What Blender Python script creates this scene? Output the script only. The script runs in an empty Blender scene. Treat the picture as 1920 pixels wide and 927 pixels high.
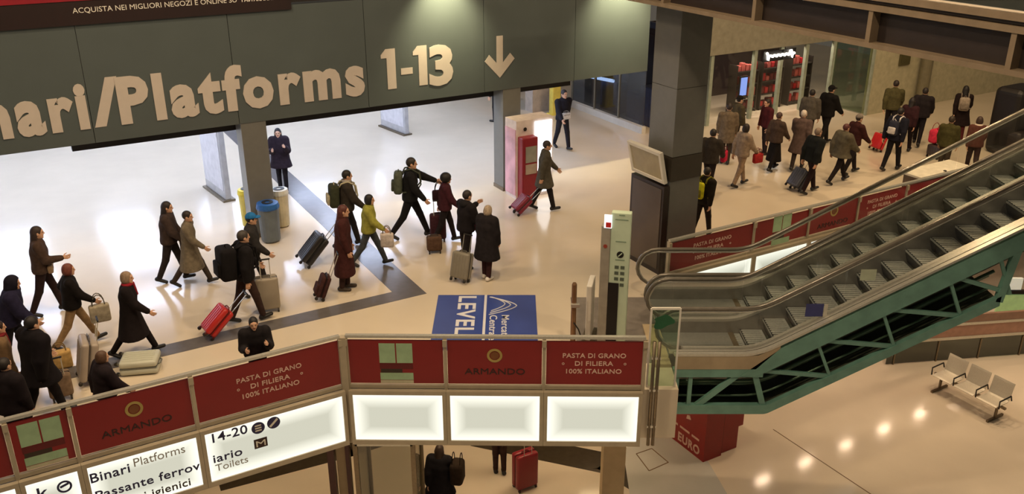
import bpy, bmesh, math, random
import numpy as np
from mathutils import Vector, Matrix

scene = bpy.context.scene
col = scene.collection
random.seed(7)

# ---------------------------------------------------------------- camera
CAM_Z, PITCH, FPX = 8.0, math.radians(22.8), 1700.0
cam_data = bpy.data.cameras.new('camera')
cam_data.sensor_width = 36.0
cam_data.lens = FPX / 1920 * 36.0
cam_data.clip_end = 300
cam = bpy.data.objects.new('camera', cam_data)
cam.location = (0, 0, CAM_Z)
cam.rotation_euler = (math.pi / 2 - PITCH, 0, 0)
col.objects.link(cam)
scene.camera = cam

# ---------------------------------------------------------------- world and exposure
world = bpy.data.worlds.new('station_night')
scene.world = world
world.use_nodes = True
wbg = world.node_tree.nodes['Background']
wbg.inputs[0].default_value = (1.0, 0.86, 0.68, 1)
wbg.inputs[1].default_value = 0.09
scene.view_settings.view_transform = 'Standard'
scene.view_settings.look = 'None'
scene.view_settings.gamma = 1
scene.view_settings.exposure = 0.0
scene.view_settings.use_curve_mapping = False

def area_light(name, loc, size, power, colr, rot=(0, 0, 0), size_y=None):
    d = bpy.data.lights.new(name, 'AREA')
    d.energy = power; d.color = colr; d.size = size
    if size_y: d.shape = 'RECTANGLE'; d.size_y = size_y
    o = bpy.data.objects.new(name, d); o.location = loc; o.rotation_euler = rot
    col.objects.link(o); return o

WARM = (1.0, 0.75, 0.48)
COOL = (0.93, 0.95, 1.0)
# downlights of the atrium ceiling (z = 11.4), warm
ATRIUM_LAMPS = [(-9, 9), (-3.5, 8), (2.5, 8.5), (8, 9), (-6, 14.5), (0, 14), (6, 15), (11, 13),
                (9, 22), (13, 26), (6.5, 24.5), (16, 21), (10, 18), (13.5, 17.5)]
ATRIUM_POWER = 320.0
for i, (x, y) in enumerate(ATRIUM_LAMPS):
    warm = (1.0, 0.70, 0.40) if y > 17 else WARM
    area_light('atrium_downlight', (x, y, 11.3), 0.4, ATRIUM_POWER * (0.8 if y > 17 else 1.05), warm)

# ---------------------------------------------------------------- building axes (turned 30 degrees to the view)
A30 = math.radians(30)
U = Vector((math.cos(A30), math.sin(A30), 0))
V = Vector((-math.sin(A30), math.cos(A30), 0))
Z = Vector((0, 0, 1))
X = Vector((1, 0, 0)); Y = Vector((0, 1, 0))

def ray(px, py):
    a, b = (px - 960) / FPX, -(py - 463.5) / FPX
    c, s = math.cos(PITCH), math.sin(PITCH)
    return Vector((a, c + b * s, -s + b * c))
def at(px, py, z=0.0):
    d = ray(px, py); t = (z - CAM_Z) / d.z
    return Vector((0, 0, CAM_Z)) + d * t
def on_plane(px, py, p0, n):
    d = ray(px, py); o = Vector((0, 0, CAM_Z))
    return o + d * ((Vector(p0) - o).dot(n) / d.dot(n))

# ---------------------------------------------------------------- materials
MATS = {}
def lin(r, g, b):
    f = lambda c: c / 12.92 if c <= 0.04045 else ((c + 0.055) / 1.055) ** 2.4
    return (f(r / 255), f(g / 255), f(b / 255))
def mat(name, rgb, rough=0.6, metal=0.0, noise=0.12, nscale=6.0, spec=0.5, emit=None, estr=0.0, bump=0.0, coat=0.0):
    if name in MATS: return MATS[name]
    m = bpy.data.materials.new(name); m.use_nodes = True
    nt = m.node_tree; b = nt.nodes['Principled BSDF']
    c = lin(*rgb)
    tc = nt.nodes.new('ShaderNodeTexCoord')
    no = nt.nodes.new('ShaderNodeTexNoise'); no.inputs['Scale'].default_value = nscale; no.inputs['Detail'].default_value = 4
    nt.links.new(tc.outputs['Object'], no.inputs['Vector'])
    rp = nt.nodes.new('ShaderNodeValToRGB')
    rp.color_ramp.elements[0].position = 0.3; rp.color_ramp.elements[1].position = 0.7
    rp.color_ramp.elements[0].color = (*[max(0, v * (1 - noise)) for v in c], 1)
    rp.color_ramp.elements[1].color = (*[min(1, v * (1 + noise)) for v in c], 1)
    nt.links.new(no.outputs['Fac'], rp.inputs[0])
    nt.links.new(rp.outputs[0], b.inputs['Base Color'])
    b.inputs['Roughness'].default_value = rough
    b.inputs['Metallic'].default_value = metal
    b.inputs['Specular IOR Level'].default_value = spec
    if coat: b.inputs['Coat Weight'].default_value = coat; b.inputs['Coat Roughness'].default_value = 0.08
    if emit is not None:
        b.inputs['Emission Color'].default_value = (*lin(*emit), 1)
        b.inputs['Emission Strength'].default_value = estr
    if bump:
        bp = nt.nodes.new('ShaderNodeBump'); bp.inputs['Strength'].default_value = bump; bp.inputs['Distance'].default_value = 0.01
        nt.links.new(no.outputs['Fac'], bp.inputs['Height']); nt.links.new(bp.outputs[0], b.inputs['Normal'])
    MATS[name] = m; return m
def glass(name, tint=(0.955, 0.965, 0.955), refl=0.05, rough=0.03):
    if name in MATS: return MATS[name]
    m = bpy.data.materials.new(name); m.use_nodes = True
    nt = m.node_tree; nt.nodes.remove(nt.nodes['Principled BSDF'])
    out = nt.nodes['Material Output']
    tr = nt.nodes.new('ShaderNodeBsdfTransparent'); tr.inputs[0].default_value = (*tint, 1)
    gl = nt.nodes.new('ShaderNodeBsdfGlossy'); gl.inputs['Roughness'].default_value = rough
    lw = nt.nodes.new('ShaderNodeLayerWeight')
    fr = nt.nodes.new('ShaderNodeMath'); fr.operation = 'POWER'; fr.inputs[1].default_value = 4.0; nt.links.new(lw.outputs['Facing'], fr.inputs[0])
    mm = nt.nodes.new('ShaderNodeMath'); mm.operation = 'MULTIPLY_ADD'; mm.inputs[1].default_value = 0.5; mm.inputs[2].default_value = 0.02 + refl * 0.25
    mx = nt.nodes.new('ShaderNodeMixShader')
    nt.links.new(fr.outputs[0], mm.inputs[0]); nt.links.new(mm.outputs[0], mx.inputs[0])
    nt.links.new(tr.outputs[0], mx.inputs[1]); nt.links.new(gl.outputs[0], mx.inputs[2])
    nt.links.new(mx.outputs[0], out.inputs[0])
    MATS[name] = m; return m
def lit(name, rgb, strength):
    if name in MATS: return MATS[name]
    m = bpy.data.materials.new(name); m.use_nodes = True
    nt = m.node_tree; nt.nodes.remove(nt.nodes['Principled BSDF'])
    em = nt.nodes.new('ShaderNodeEmission'); em.inputs[0].default_value = (*lin(*rgb), 1); em.inputs[1].default_value = strength
    nt.links.new(em.outputs[0], nt.nodes['Material Output'].inputs[0])
    MATS[name] = m; return m
def edge_lit(name, centre, edge, hw, hh, s_c, s_e):
    """backlit sheet fed by LED strips along its rim: brightest at the rim"""
    if name in MATS: return MATS[name]
    m = bpy.data.materials.new(name); m.use_nodes = True
    nt = m.node_tree; nt.nodes.remove(nt.nodes['Principled BSDF'])
    N = nt.nodes.new
    tc = N('ShaderNodeTexCoord'); sp = N('ShaderNodeSeparateXYZ'); nt.links.new(tc.outputs['Generated'], sp.inputs[0])
    def rim(sock, half):
        a = N('ShaderNodeMath'); a.operation = 'SUBTRACT'; a.inputs[1].default_value = 0.5; nt.links.new(sock, a.inputs[0])
        b = N('ShaderNodeMath'); b.operation = 'ABSOLUTE'; nt.links.new(a.outputs[0], b.inputs[0])
        c = N('ShaderNodeMath'); c.operation = 'MULTIPLY'; c.inputs[1].default_value = 2 * half; nt.links.new(b.outputs[0], c.inputs[0])
        d = N('ShaderNodeMath'); d.operation = 'SUBTRACT'; d.inputs[0].default_value = half; nt.links.new(c.outputs[0], d.inputs[1])
        return d.outputs[0]
    mn = N('ShaderNodeMath'); mn.operation = 'MINIMUM'
    nt.links.new(rim(sp.outputs[0], hw), mn.inputs[0]); nt.links.new(rim(sp.outputs[2], hh), mn.inputs[1])
    mr = N('ShaderNodeMapRange'); mr.interpolation_type = 'LINEAR'
    mr.inputs['From Min'].default_value = 0.0; mr.inputs['From Max'].default_value = 0.26
    nt.links.new(mn.outputs[0], mr.inputs[0])
    mx = N('ShaderNodeMix'); mx.data_type = 'RGBA'
    mx.inputs[6].default_value = (*[v * s_e for v in lin(*edge)], 1)
    mx.inputs[7].default_value = (*[v * s_c for v in lin(*centre)], 1)
    nt.links.new(mr.outputs[0], mx.inputs[0])
    em = N('ShaderNodeEmission'); nt.links.new(mx.outputs[2], em.inputs[0])
    nt.links.new(em.outputs[0], nt.nodes['Material Output'].inputs[0])
    MATS[name] = m; return m
def fabric(rgb):
    return mat('fabric_%d_%d_%d' % tuple(rgb), rgb, rough=0.9, noise=0.22, nscale=14, spec=0.2, bump=0.25)

M_FLOOR = mat('polished_stone', (212, 199, 178), rough=0.17, noise=0.045, nscale=0.9, spec=0.5)
M_LOWFLOOR = mat('polished_stone_lower', (234, 222, 206), rough=0.12, noise=0.05, nscale=0.7, spec=0.55)
M_STRIP = mat('dark_stone', (98, 94, 94), rough=0.2, noise=0.08)
M_SLAB = mat('slab_plaster', (150, 136, 112), rough=0.8)
M_STEEL = mat('brushed_steel', (206, 204, 194), rough=0.26, metal=0.55, noise=0.08, nscale=30)
M_STEELD = mat('dull_steel', (128, 116, 98), rough=0.4, metal=0.85, noise=0.1, nscale=20)
M_ALU = mat('satin_aluminium', (176, 164, 142), rough=0.45, metal=0.1, noise=0.06)
M_RED = mat('red_print', (134, 22, 24), rough=0.4, noise=0.06, nscale=2)
M_BLACK = mat('black_paint', (22, 20, 20), rough=0.5)
M_DARK = mat('dark_brown_paint', (44, 38, 34), rough=0.5)
M_RUBBER = mat('black_rubber', (30, 27, 25), rough=0.55)
M_HANDRAIL = mat('handrail_rubber', (128, 122, 112), rough=0.22, metal=0.35)
M_WHITE = mat('white_paint', (224, 220, 210), rough=0.5, noise=0.04)
M_BEIGE = mat('beige_paint', (186, 166, 132), rough=0.6, noise=0.06)
M_GREY = mat('grey_paint', (120, 116, 104), rough=0.5, noise=0.06)
M_PILLAR = mat('pillar_grey', (110, 110, 106), rough=0.35, noise=0.05)
M_BEAM = mat('sign_beam_green_grey', (86, 94, 94), rough=0.16, noise=0.03, nscale=1.5, spec=0.55)
M_LETTER = mat('cream_letter', (196, 186, 176), rough=0.5, noise=0.03)
M_GREEN = mat('truss_green', (112, 158, 146), rough=0.4, noise=0.12, nscale=5)
M_GLASS = glass('clear_glass')
M_GLASSD = glass('smoked_glass', (0.30, 0.33, 0.33), 0.35)
M_SKIN = [mat('skin_light', (214, 168, 138), rough=0.55, noise=0.05), mat('skin_tan', (176, 126, 96), rough=0.55, noise=0.05), mat('skin_brown', (112, 74, 54), rough=0.55, noise=0.05)]
M_EYE = mat('eye_dark', (34, 26, 22), rough=0.3)
M_LIP = mat('lip', (158, 86, 76), rough=0.5)

# ---------------------------------------------------------------- mesh helpers
WL = {}
class MB:
    def __init__(self, M=None): self.v = []; self.f = []; self.M = M
    def add(self, vs, fs):
        o = len(self.v)
        if self.M is not None: vs = [self.M @ Vector(p) for p in vs]
        self.v += [Vector(p) for p in vs]; self.f += [[i + o for i in f] for f in fs]; return self
    def box(self, c, size, ax=(X, Y, Z)):
        c = Vector(c); a, b, d = [Vector(ax[i]) * (size[i] / 2) for i in range(3)]
        vs = [c + a * i + b * j + d * k for k in (-1, 1) for j in (-1, 1) for i in (-1, 1)]
        return self.add(vs, [(0, 2, 3, 1), (4, 5, 7, 6), (0, 1, 5, 4), (2, 6, 7, 3), (0, 4, 6, 2), (1, 3, 7, 5)])
    def rbox(self, c, size, ax=(X, Y, Z), r=0.02, seg=3):
        """box with rounded edges"""
        bm = bmesh.new(); bmesh.ops.create_cube(bm, size=1)
        for v in bm.verts: v.co = Vector([v.co[i] * size[i] for i in range(3)])
        bmesh.ops.bevel(bm, geom=bm.edges[:], offset=min(r, min(size) * 0.49), segments=seg, profile=0.5, affect='EDGES')
        bm.verts.index_update()
        c = Vector(c)
        vs = [c + Vector(ax[0]) * v.co.x + Vector(ax[1]) * v.co.y + Vector(ax[2]) * v.co.z for v in bm.verts]
        fs = [[v.index for v in f.verts] for f in bm.faces]; bm.free()
        return self.add(vs, fs)
    def bar(self, p0, p1, w, h, up=Z):
        p0, p1 = Vector(p0), Vector(p1); d = p1 - p0; L = d.length; d.normalize()
        s = d.cross(Vector(up)); s.normalize(); u2 = s.cross(d)
        return self.box((p0 + p1) / 2, (L, w, h), (d, s, u2))
    def tube(self, pts, r, n=8, closed=False, rs=None):
        pts = [Vector(p) for p in pts]; N = len(pts); vs = []; fs = []
        t0 = (pts[1] - pts[0]).normalized()
        up = Z if abs(t0.z) < 0.9 else X
        nrm = t0.cross(up).normalized()
        for i, p in enumerate(pts):
            if closed: t = (pts[(i + 1) % N] - pts[i - 1]).normalized()
            else: t = (pts[min(i + 1, N - 1)] - pts[max(i - 1, 0)]).normalized()
            nrm = (nrm - t * nrm.dot(t)).normalized(); b = t.cross(nrm)
            rr = rs[i] if rs else r
            for k in range(n):
                a = 2 * math.pi * k / n
                vs.append(p + nrm * (rr * math.cos(a)) + b * (rr * math.sin(a)))
        for i in range(N if closed else N - 1):
            j = (i + 1) % N
            for k in range(n): fs.append((i * n + k, i * n + (k + 1) % n, j * n + (k + 1) % n, j * n + k))
        if not closed:
            fs.append(tuple(range(n))[::-1]); fs.append(tuple((N - 1) * n + k for k in range(n)))
        return self.add(vs, fs)
    def lathe(self, prof, c, n=16, sx=1, sy=1):
        c = Vector(c); vs = []; fs = []
        for r, z in prof:
            for k in range(n):
                a = 2 * math.pi * k / n; vs.append(c + Vector((r * sx * math.cos(a), r * sy * math.sin(a), z)))
        for i in range(len(prof) - 1):
            for k in range(n): fs.append((i * n + k, i * n + (k + 1) % n, (i + 1) * n + (k + 1) % n, (i + 1) * n + k))
        fs.append(tuple(range(n))[::-1]); fs.append(tuple((len(prof) - 1) * n + k for k in range(n)))
        return self.add(vs, fs)
    def prism(self, poly, o, ax, ay, depth):
        """polygon (2-d, counter-clockwise) in the plane o, ax, ay, extruded by depth along ax x ay"""
        o, ax, ay = Vector(o), Vector(ax), Vector(ay); nz = ax.cross(ay)
        n = len(poly)
        vs = [o + ax * a + ay * b for a, b in poly] + [o + ax * a + ay * b + nz * depth for a, b in poly]
        fs = [tuple(range(n))[::-1], tuple(range(n, 2 * n))] + [(i, (i + 1) % n, n + (i + 1) % n, n + i) for i in range(n)]
        return self.add(vs, fs)
    def sweep(self, path, y0, y1, d0, d1):
        """rectangle y0..y1 by d0..d1 carried along a path of (x, z)"""
        vs = []; fs = []
        for x, z in path: vs += [(x, y0, z + d0), (x, y1, z + d0), (x, y1, z + d1), (x, y0, z + d1)]
        for i in range(len(path) - 1):
            for k in range(4): fs.append((i * 4 + k, i * 4 + (k + 1) % 4, i * 4 + 4 + (k + 1) % 4, i * 4 + 4 + k))
        fs.append((3, 2, 1, 0)); q = (len(path) - 1) * 4; fs.append((q, q + 1, q + 2, q + 3))
        return self.add(vs, fs)
    def build(self, name, m, parent=None, smooth=False, kind=None, label=None, cat=None, group=None):
        lo = Vector([min(p[i] for p in self.v) for i in range(3)]); hi = Vector([max(p[i] for p in self.v) for i in range(3)])
        c = (lo + hi) / 2
        me = bpy.data.meshes.new(name)
        me.from_pydata([tuple(p - c) for p in self.v], [], self.f)
        bm = bmesh.new(); bm.from_mesh(me); bmesh.ops.recalc_face_normals(bm, faces=bm.faces[:]); bm.to_mesh(me); bm.free()
        if smooth: me.polygons.foreach_set('use_smooth', [True] * len(me.polygons))
        return link_mesh(name, me, m, parent, c, kind, label, cat, group)
def link_mesh(name, me, m, parent, c, kind=None, label=None, cat=None, group=None):
    for mm in (m if isinstance(m, (list, tuple)) else [m]):
        if len(me.materials) < (len(m) if isinstance(m, (list, tuple)) else 1): me.materials.append(mm)
    o = bpy.data.objects.new(name, me); col.objects.link(o)
    c = Vector(c); WL[o.name] = c
    if parent is not None: o.parent = parent; o.location = c - WL[parent.name]
    else: o.location = c
    tag(o, label, cat, group, kind); return o
def tag(o, label=None, cat=None, group=None, kind=None):
    if label: o['label'] = label
    if cat: o['category'] = cat
    if group: o['group'] = group
    if kind: o['kind'] = kind
    return o
def thing(name, label, cat, loc, group=None, kind=None):
    o = bpy.data.objects.new(name, None); o.empty_display_size = 0.1
    o.location = loc; col.objects.link(o); WL[o.name] = Vector(loc)
    return tag(o, label, cat, group, kind)
def again(o, parent, delta):
    """copy of a part, sharing its mesh, moved by delta"""
    c = o.copy(); col.objects.link(c); c.parent = parent; c.location = o.location + Vector(delta)
    WL[c.name] = WL[o.name] + Vector(delta); return c

def frame(o, ax, ay):
    ax, ay = Vector(ax), Vector(ay); az = ax.cross(ay); o = Vector(o)
    return Matrix(((ax.x, ay.x, az.x, o.x), (ax.y, ay.y, az.y, o.y), (ax.z, ay.z, az.z, o.z), (0, 0, 0, 1)))
CAP = None
def text_mesh(body, bold, extrude):
    cu = bpy.data.curves.new('letters', 'FONT'); cu.body = body; cu.size = 1.0; cu.extrude = extrude; cu.offset = bold; cu.space_character = 1.0 + 4 * bold; cu.resolution_u = 3
    ob = bpy.data.objects.new('letters', cu)
    me = bpy.data.meshes.new_from_object(ob)
    bpy.data.objects.remove(ob); bpy.data.curves.remove(cu); return me
def text(body, origin, ax, ay, cap, m, parent, name='lettering', width=None, bold=0.012, centre=False, extrude=0.004):
    """flat lettering: origin = left end of the base line (or its middle), cap = height of a capital"""
    me = text_mesh(body, bold, 0.01)
    n = len(me.vertices); co = np.zeros(n * 3); me.vertices.foreach_get('co', co); co = co.reshape(-1, 3)
    k = cap / 0.729
    x0, x1 = co[:, 0].min(), co[:, 0].max()
    kx = k if width is None else width / (x1 - x0)
    co[:, 0] = (co[:, 0] - (((x0 + x1) / 2) if centre else x0)) * kx
    co[:, 1] *= k; co[:, 2] *= extrude / 0.01
    F = np.array(frame(origin, ax, ay)); w = co @ F[:3, :3].T + F[:3, 3]
    polys = [list(p.vertices) for p in me.polygons]
    iv = sorted((min(co[v, 0] for v in p), max(co[v, 0] for v in p), i) for i, p in enumerate(polys))
    words = []; end = None
    for a, b, i in iv:
        if end is None or a - end > 0.16 * kx: words.append([])
        words[-1].append(i); end = b if end is None else max(end, b)
    bpy.data.meshes.remove(me); out = None
    for fs in words:
        used = sorted({v for i in fs for v in polys[i]}); ix = {v: k_ for k_, v in enumerate(used)}
        ww = w[used]; c = (ww.min(0) + ww.max(0)) / 2
        me = bpy.data.meshes.new(name); me.from_pydata([tuple(q) for q in ww - c], [], [[ix[v] for v in polys[i]] for i in fs])
        out = link_mesh(name, me, m, parent, c)
    return out

# ================================================================ the setting
C1 = Vector((-2.74, 12.87, 0)); C2 = Vector((2.22, 12.80, 0)); C4 = Vector((3.17, 16.87, 0))
LOW = -4.1                                   # level of the lower hall
def flat_slab(name, pts, z0, z1, m, kind='structure', parent=None):
    mb = MB(); n = len(pts)
    mb.add([(p[0], p[1], z0) for p in pts] + [(p[0], p[1], z1) for p in pts],
           [tuple(range(n))[::-1], tuple(range(n, 2 * n))] + [(i, (i + 1) % n, n + (i + 1) % n, n + i) for i in range(n)])
    return mb.build(name, m, parent, kind=kind if parent is None else None)
off = V * 0.10
A0 = C1 - U * 9 + off
edge = [A0, C1 + off, Vector((C2.x + 0.1, 12.93, 0)), Vector((2.76, 12.93, 0)), Vector((2.76, 16.72, 0)),
        C4 + off, C4 + U * 24 + off, C4 + U * 24 + V * 26, A0 + V * 30]
floor = flat_slab('floor', edge, -0.95, 0.0, [M_FLOOR])
# dark stone bands let into the floor
O = Vector((-1.73, 16.59, 0))
mb = MB().box(O - U * 5 + V * 0.21 + Z * 0.001, (10, 0.42, 0.006), (U, V, Z)); mb.build('floor_band', M_STRIP, floor)
mb = MB().box(O - U * 0.29 + V * 8.42 + Z * 0.001, (0.58, 16, 0.006), (U, V, Z)); mb.build('floor_band', M_STRIP, floor)
# grey metal mat in front of the escalators
mb = MB().box((1.95, 15.1, 0.004), (1.55, 2.6, 0.012)); mb.build('entrance_mat', mat('grey_mat', (128, 120, 112), rough=0.5), floor)

low_floor = flat_slab('floor', [(-16, 4), (22, 4), (22, 34), (-16, 34)], LOW - 0.3, LOW, [M_LOWFLOOR])
def low_at(px, py): return at(px, py, LOW)
def band(pts, w, parent, z, m, name='floor_band'):
    for a, b in zip(pts[:-1], pts[1:]):
        a, b = Vector(a), Vector(b); d = (b - a).normalized(); s = d.cross(Z)
        MB().box((a + b) / 2 + Z * 0.002, ((b - a).length + w * 0.4, w, 0.006), (d, s, Z)).build(name, m, parent)
band([low_at(905, 822), low_at(1150, 872), low_at(1330, 985)], 0.75, low_floor, LOW, mat('dark_stone_lower', (66, 58, 48), rough=0.2))
band([low_at(420, 905), low_at(650, 845), low_at(790, 800)], 0.55, low_floor, LOW, mat('dark_stone_lower', (66, 58, 48), rough=0.2))
band([low_at(1450, 806), low_at(1700, 972)], 0.02, low_floor, LOW, mat('joint', (120, 92, 62), rough=0.4), 'floor_joint')
# pale floor field and a square hatch near the red kiosk
pf = [low_at(1160, 790), low_at(1262, 800), low_at(1330, 870), low_at(1400, 990), low_at(1190, 990)]
mbp = MB(); mbp.add([(p.x, p.y, LOW + 0.002) for p in pf] + [(p.x, p.y, LOW + 0.006) for p in pf],
                    [(4, 3, 2, 1, 0), (5, 6, 7, 8, 9)] + [(i, (i + 1) % 5, 5 + (i + 1) % 5, 5 + i) for i in range(5)])
mbp.build('pale_floor_field', mat('pale_stone', (206, 206, 204), rough=0.25, noise=0.05, nscale=1), low_floor)
hq = [low_at(1193, 852), low_at(1222, 842), low_at(1253, 868), low_at(1217, 884)]
for a, b in zip(hq, hq[1:] + hq[:1]):
    MB().bar(a + Z * 0.008, b + Z * 0.008, 0.02, 0.006).build('hatch_edge', mat('joint', (120, 92, 62)), low_floor)

# high ceiling of the atrium and the lower ceiling of the platform hall behind the sign beam
ceil_a = flat_slab('ceiling', [(-20, -4), (26, -4), (26, 44), (-20, 44)], 11.5, 11.8, [mat('ceiling_dark', (70, 66, 58), rough=0.8)])
B0 = Vector((0, 23.0, 0))                    # on the beam face, s = 0
ceil_b = flat_slab('ceiling', [B0 - U * 17 + V * 0.45, B0 + U * 4.2 + V * 0.45, B0 + U * 4.2 + V * 17, B0 - U * 17 + V * 17], 3.1, 3.3,
                   [mat('ceiling_white', (230, 230, 232), rough=0.7)])
MB().box(B0 - U * 6 + V * 17 + Z * 1.5, (24, 0.2, 3.2), (U, V, Z)).build('wall_back', mat('wall_white', (214, 212, 212), rough=0.7), kind='structure')
MB().box(B0 - U * 17.2 + V * 8.5 + Z * 1.5, (0.2, 17, 3.2), (U, V, Z)).build('wall_left', mat('wall_white', (214, 212, 212)), kind='structure')

# lamps of the platform hall: long cool tubes in two rows of trays
M_TUBE = lit('cool_tube', (206, 222, 255), 42.0)
M_TRAY = mat('lamp_tray', (206, 206, 206), rough=0.5)
first = None
for r in range(4):
    for k in range(6):
        c = B0 - U * (15 - 3.2 * k) + V * (1.5 + 3.0 * r) + Z * 3.02
        lab = 'white tube lamp on the platform hall ceiling, %s row, %s from left' % (
            ['first', 'second', 'third', 'last'][r], ['first', 'second', 'third', 'fourth', 'fifth', 'sixth'][k])
        root = thing('ceiling_lamp', lab, 'lamp', c, 'tube lamps of the platform hall')
        if first is None:
            first = [MB().box(c + Z * 0.045, (1.7, 0.30, 0.07), (U, V, Z)).build('tray', M_TRAY, root),
                     MB().box(c - Z * 0.01, (1.6, 0.22, 0.04), (U, V, Z)).build('diffuser', M_TUBE, root)]
            c_first = c
        else:
            for p in first: again(p, root, (0, 0, 0))
# atrium downlight housings around the lamps
hs = None
for i, (x, y) in enumerate(ATRIUM_LAMPS):
    lab = 'round metal downlight under the high atrium ceiling, ' + ['above the void at far left', 'above the void left of centre', 'above the void right of centre', 'above the void at far right',
        'left of the floor emblem', 'above the floor emblem', 'above the escalators', 'right of the escalators', 'before the glass shop', 'at the pale wall', 'behind the grey pillar',
        'beyond the red barrier at right', 'above the red barrier', 'outside the barrier end'][i]
    root = thing('downlight', lab, 'lamp', (x, y, 11.5), 'downlights of the atrium')
    if hs is None:
        n = 20; vs = []; fs = []
        for r, z in ((0.52, 0), (0.56, -0.28), (0.52, -0.28), (0.48, -0.02)):
            for k in range(n): vs.append((x + r * math.cos(2 * math.pi * k / n), y + r * math.sin(2 * math.pi * k / n), 11.5 + z))
        for j in range(3):
            for k in range(n): fs.append((j * n + k, j * n + (k + 1) % n, (j + 1) * n + (k + 1) % n, (j + 1) * n + k))
        hs = MB().add(vs, fs).build('housing', M_GREY, root); 
    else: again(hs, root, (0, 0, 0))

# ---------------------------------------------------------------- balustrades with red panels, light boxes on the slab edge
M_PGREEN = mat('print_green', (158, 188, 150), rough=0.4)
M_PGOLD = mat('print_gold', (172, 150, 84), rough=0.4)
M_PDARK = mat('print_dark', (46, 20, 18), rough=0.5)
M_PINK = mat('print_pale', (222, 186, 172), rough=0.5)
M_NAVY = mat('print_navy', (34, 34, 84), rough=0.5)
M_PGREY = mat('print_grey', (168, 168, 166), rough=0.5)
def disc(mb, c, ax, ay, r0, r1, d=0.004, n=28):
    """ring (r0 = 0: disc) in the plane ax, ay"""
    c, ax, ay = Vector(c), Vector(ax), Vector(ay); nz = ax.cross(ay)
    if r0 <= 0:
        return mb.prism([(r1 * math.cos(2 * math.pi * k / n), r1 * math.sin(2 * math.pi * k / n)) for k in range(n)], c, ax, ay, d)
    vs = []; fs = []
    for k in range(n):
        a = 2 * math.pi * k / n; e = ax * math.cos(a) + ay * math.sin(a)
        vs += [c + e * r0, c + e * r1, c + e * r1 + nz * d, c + e * r0 + nz * d]
    for k in range(n):
        j = (k + 1) % n
        for q in range(4): fs.append((k * 4 + q, k * 4 + (q + 1) % 4, j * 4 + (q + 1) % 4, j * 4 + q))
    return mb.add(vs, fs)
def print_on(kind, panel, c, dx, n, w):
    """c = middle of the panel's face"""
    c = c + n * 0.002
    if kind == 'emblem':
        disc(MB(), c + Z * 0.13, dx, Z, 0.085, 0.125).build('emblem_ring', M_PGOLD, panel)
        disc(MB(), c + Z * 0.13, dx, Z, 0, 0.07).build('emblem_centre', mat('print_ochre', (120, 72, 34)), panel)
        text('ARMANDO', c - Z * 0.22, dx, Z, 0.115, M_PDARK, panel, width=0.98, centre=True, bold=0.0)
    elif kind == 'pasta':
        for i, (t, wd) in enumerate((('PASTA DI GRANO', 1.02), ('DI FILIERA', 0.62), ('100% ITALIANO', 0.9))):
            text(t, c + Z * (0.10 - 0.145 * i), dx, Z, 0.085, M_PINK, panel, width=wd, centre=True)
        for s in (-1, 1):
            disc(MB(), c + dx * (0.5 * s) - Z * 0.01, dx, Z, 0.012, 0.022, n=12).build('dot', M_PINK, panel)
    elif kind == 'picture':
        a = min(0.27, w / 2 - 0.07); h0 = 0.0
        for s in (-1, 1):
            MB().box(c + dx * (a * 0.52 * s) + Z * 0.16, (a * 0.96, 0.003, 0.36), (dx, n, Z)).build('picture_light', M_PGREEN, panel)
        MB().box(c - Z * 0.08, (a * 2, 0.003, 0.10), (dx, n, Z)).build('picture_band', mat('print_wine', (96, 18, 20)), panel)
        MB().box(c - dx * a * 0.3 - Z * 0.165, (a * 1.3, 0.003, 0.07), (dx, n, Z)).build('picture_band', mat('print_moss', (54, 40, 26)), panel)
        MB().box(c - Z * 0.27, (a * 2, 0.003, 0.13), (dx, n, Z)).build('picture_light', M_PGREEN, panel)
        MB().box(c - Z * 0.37, (a * 2, 0.003, 0.05), (dx, n, Z)).build('picture_light', mat('print_cream', (196, 190, 160)), panel)
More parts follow.
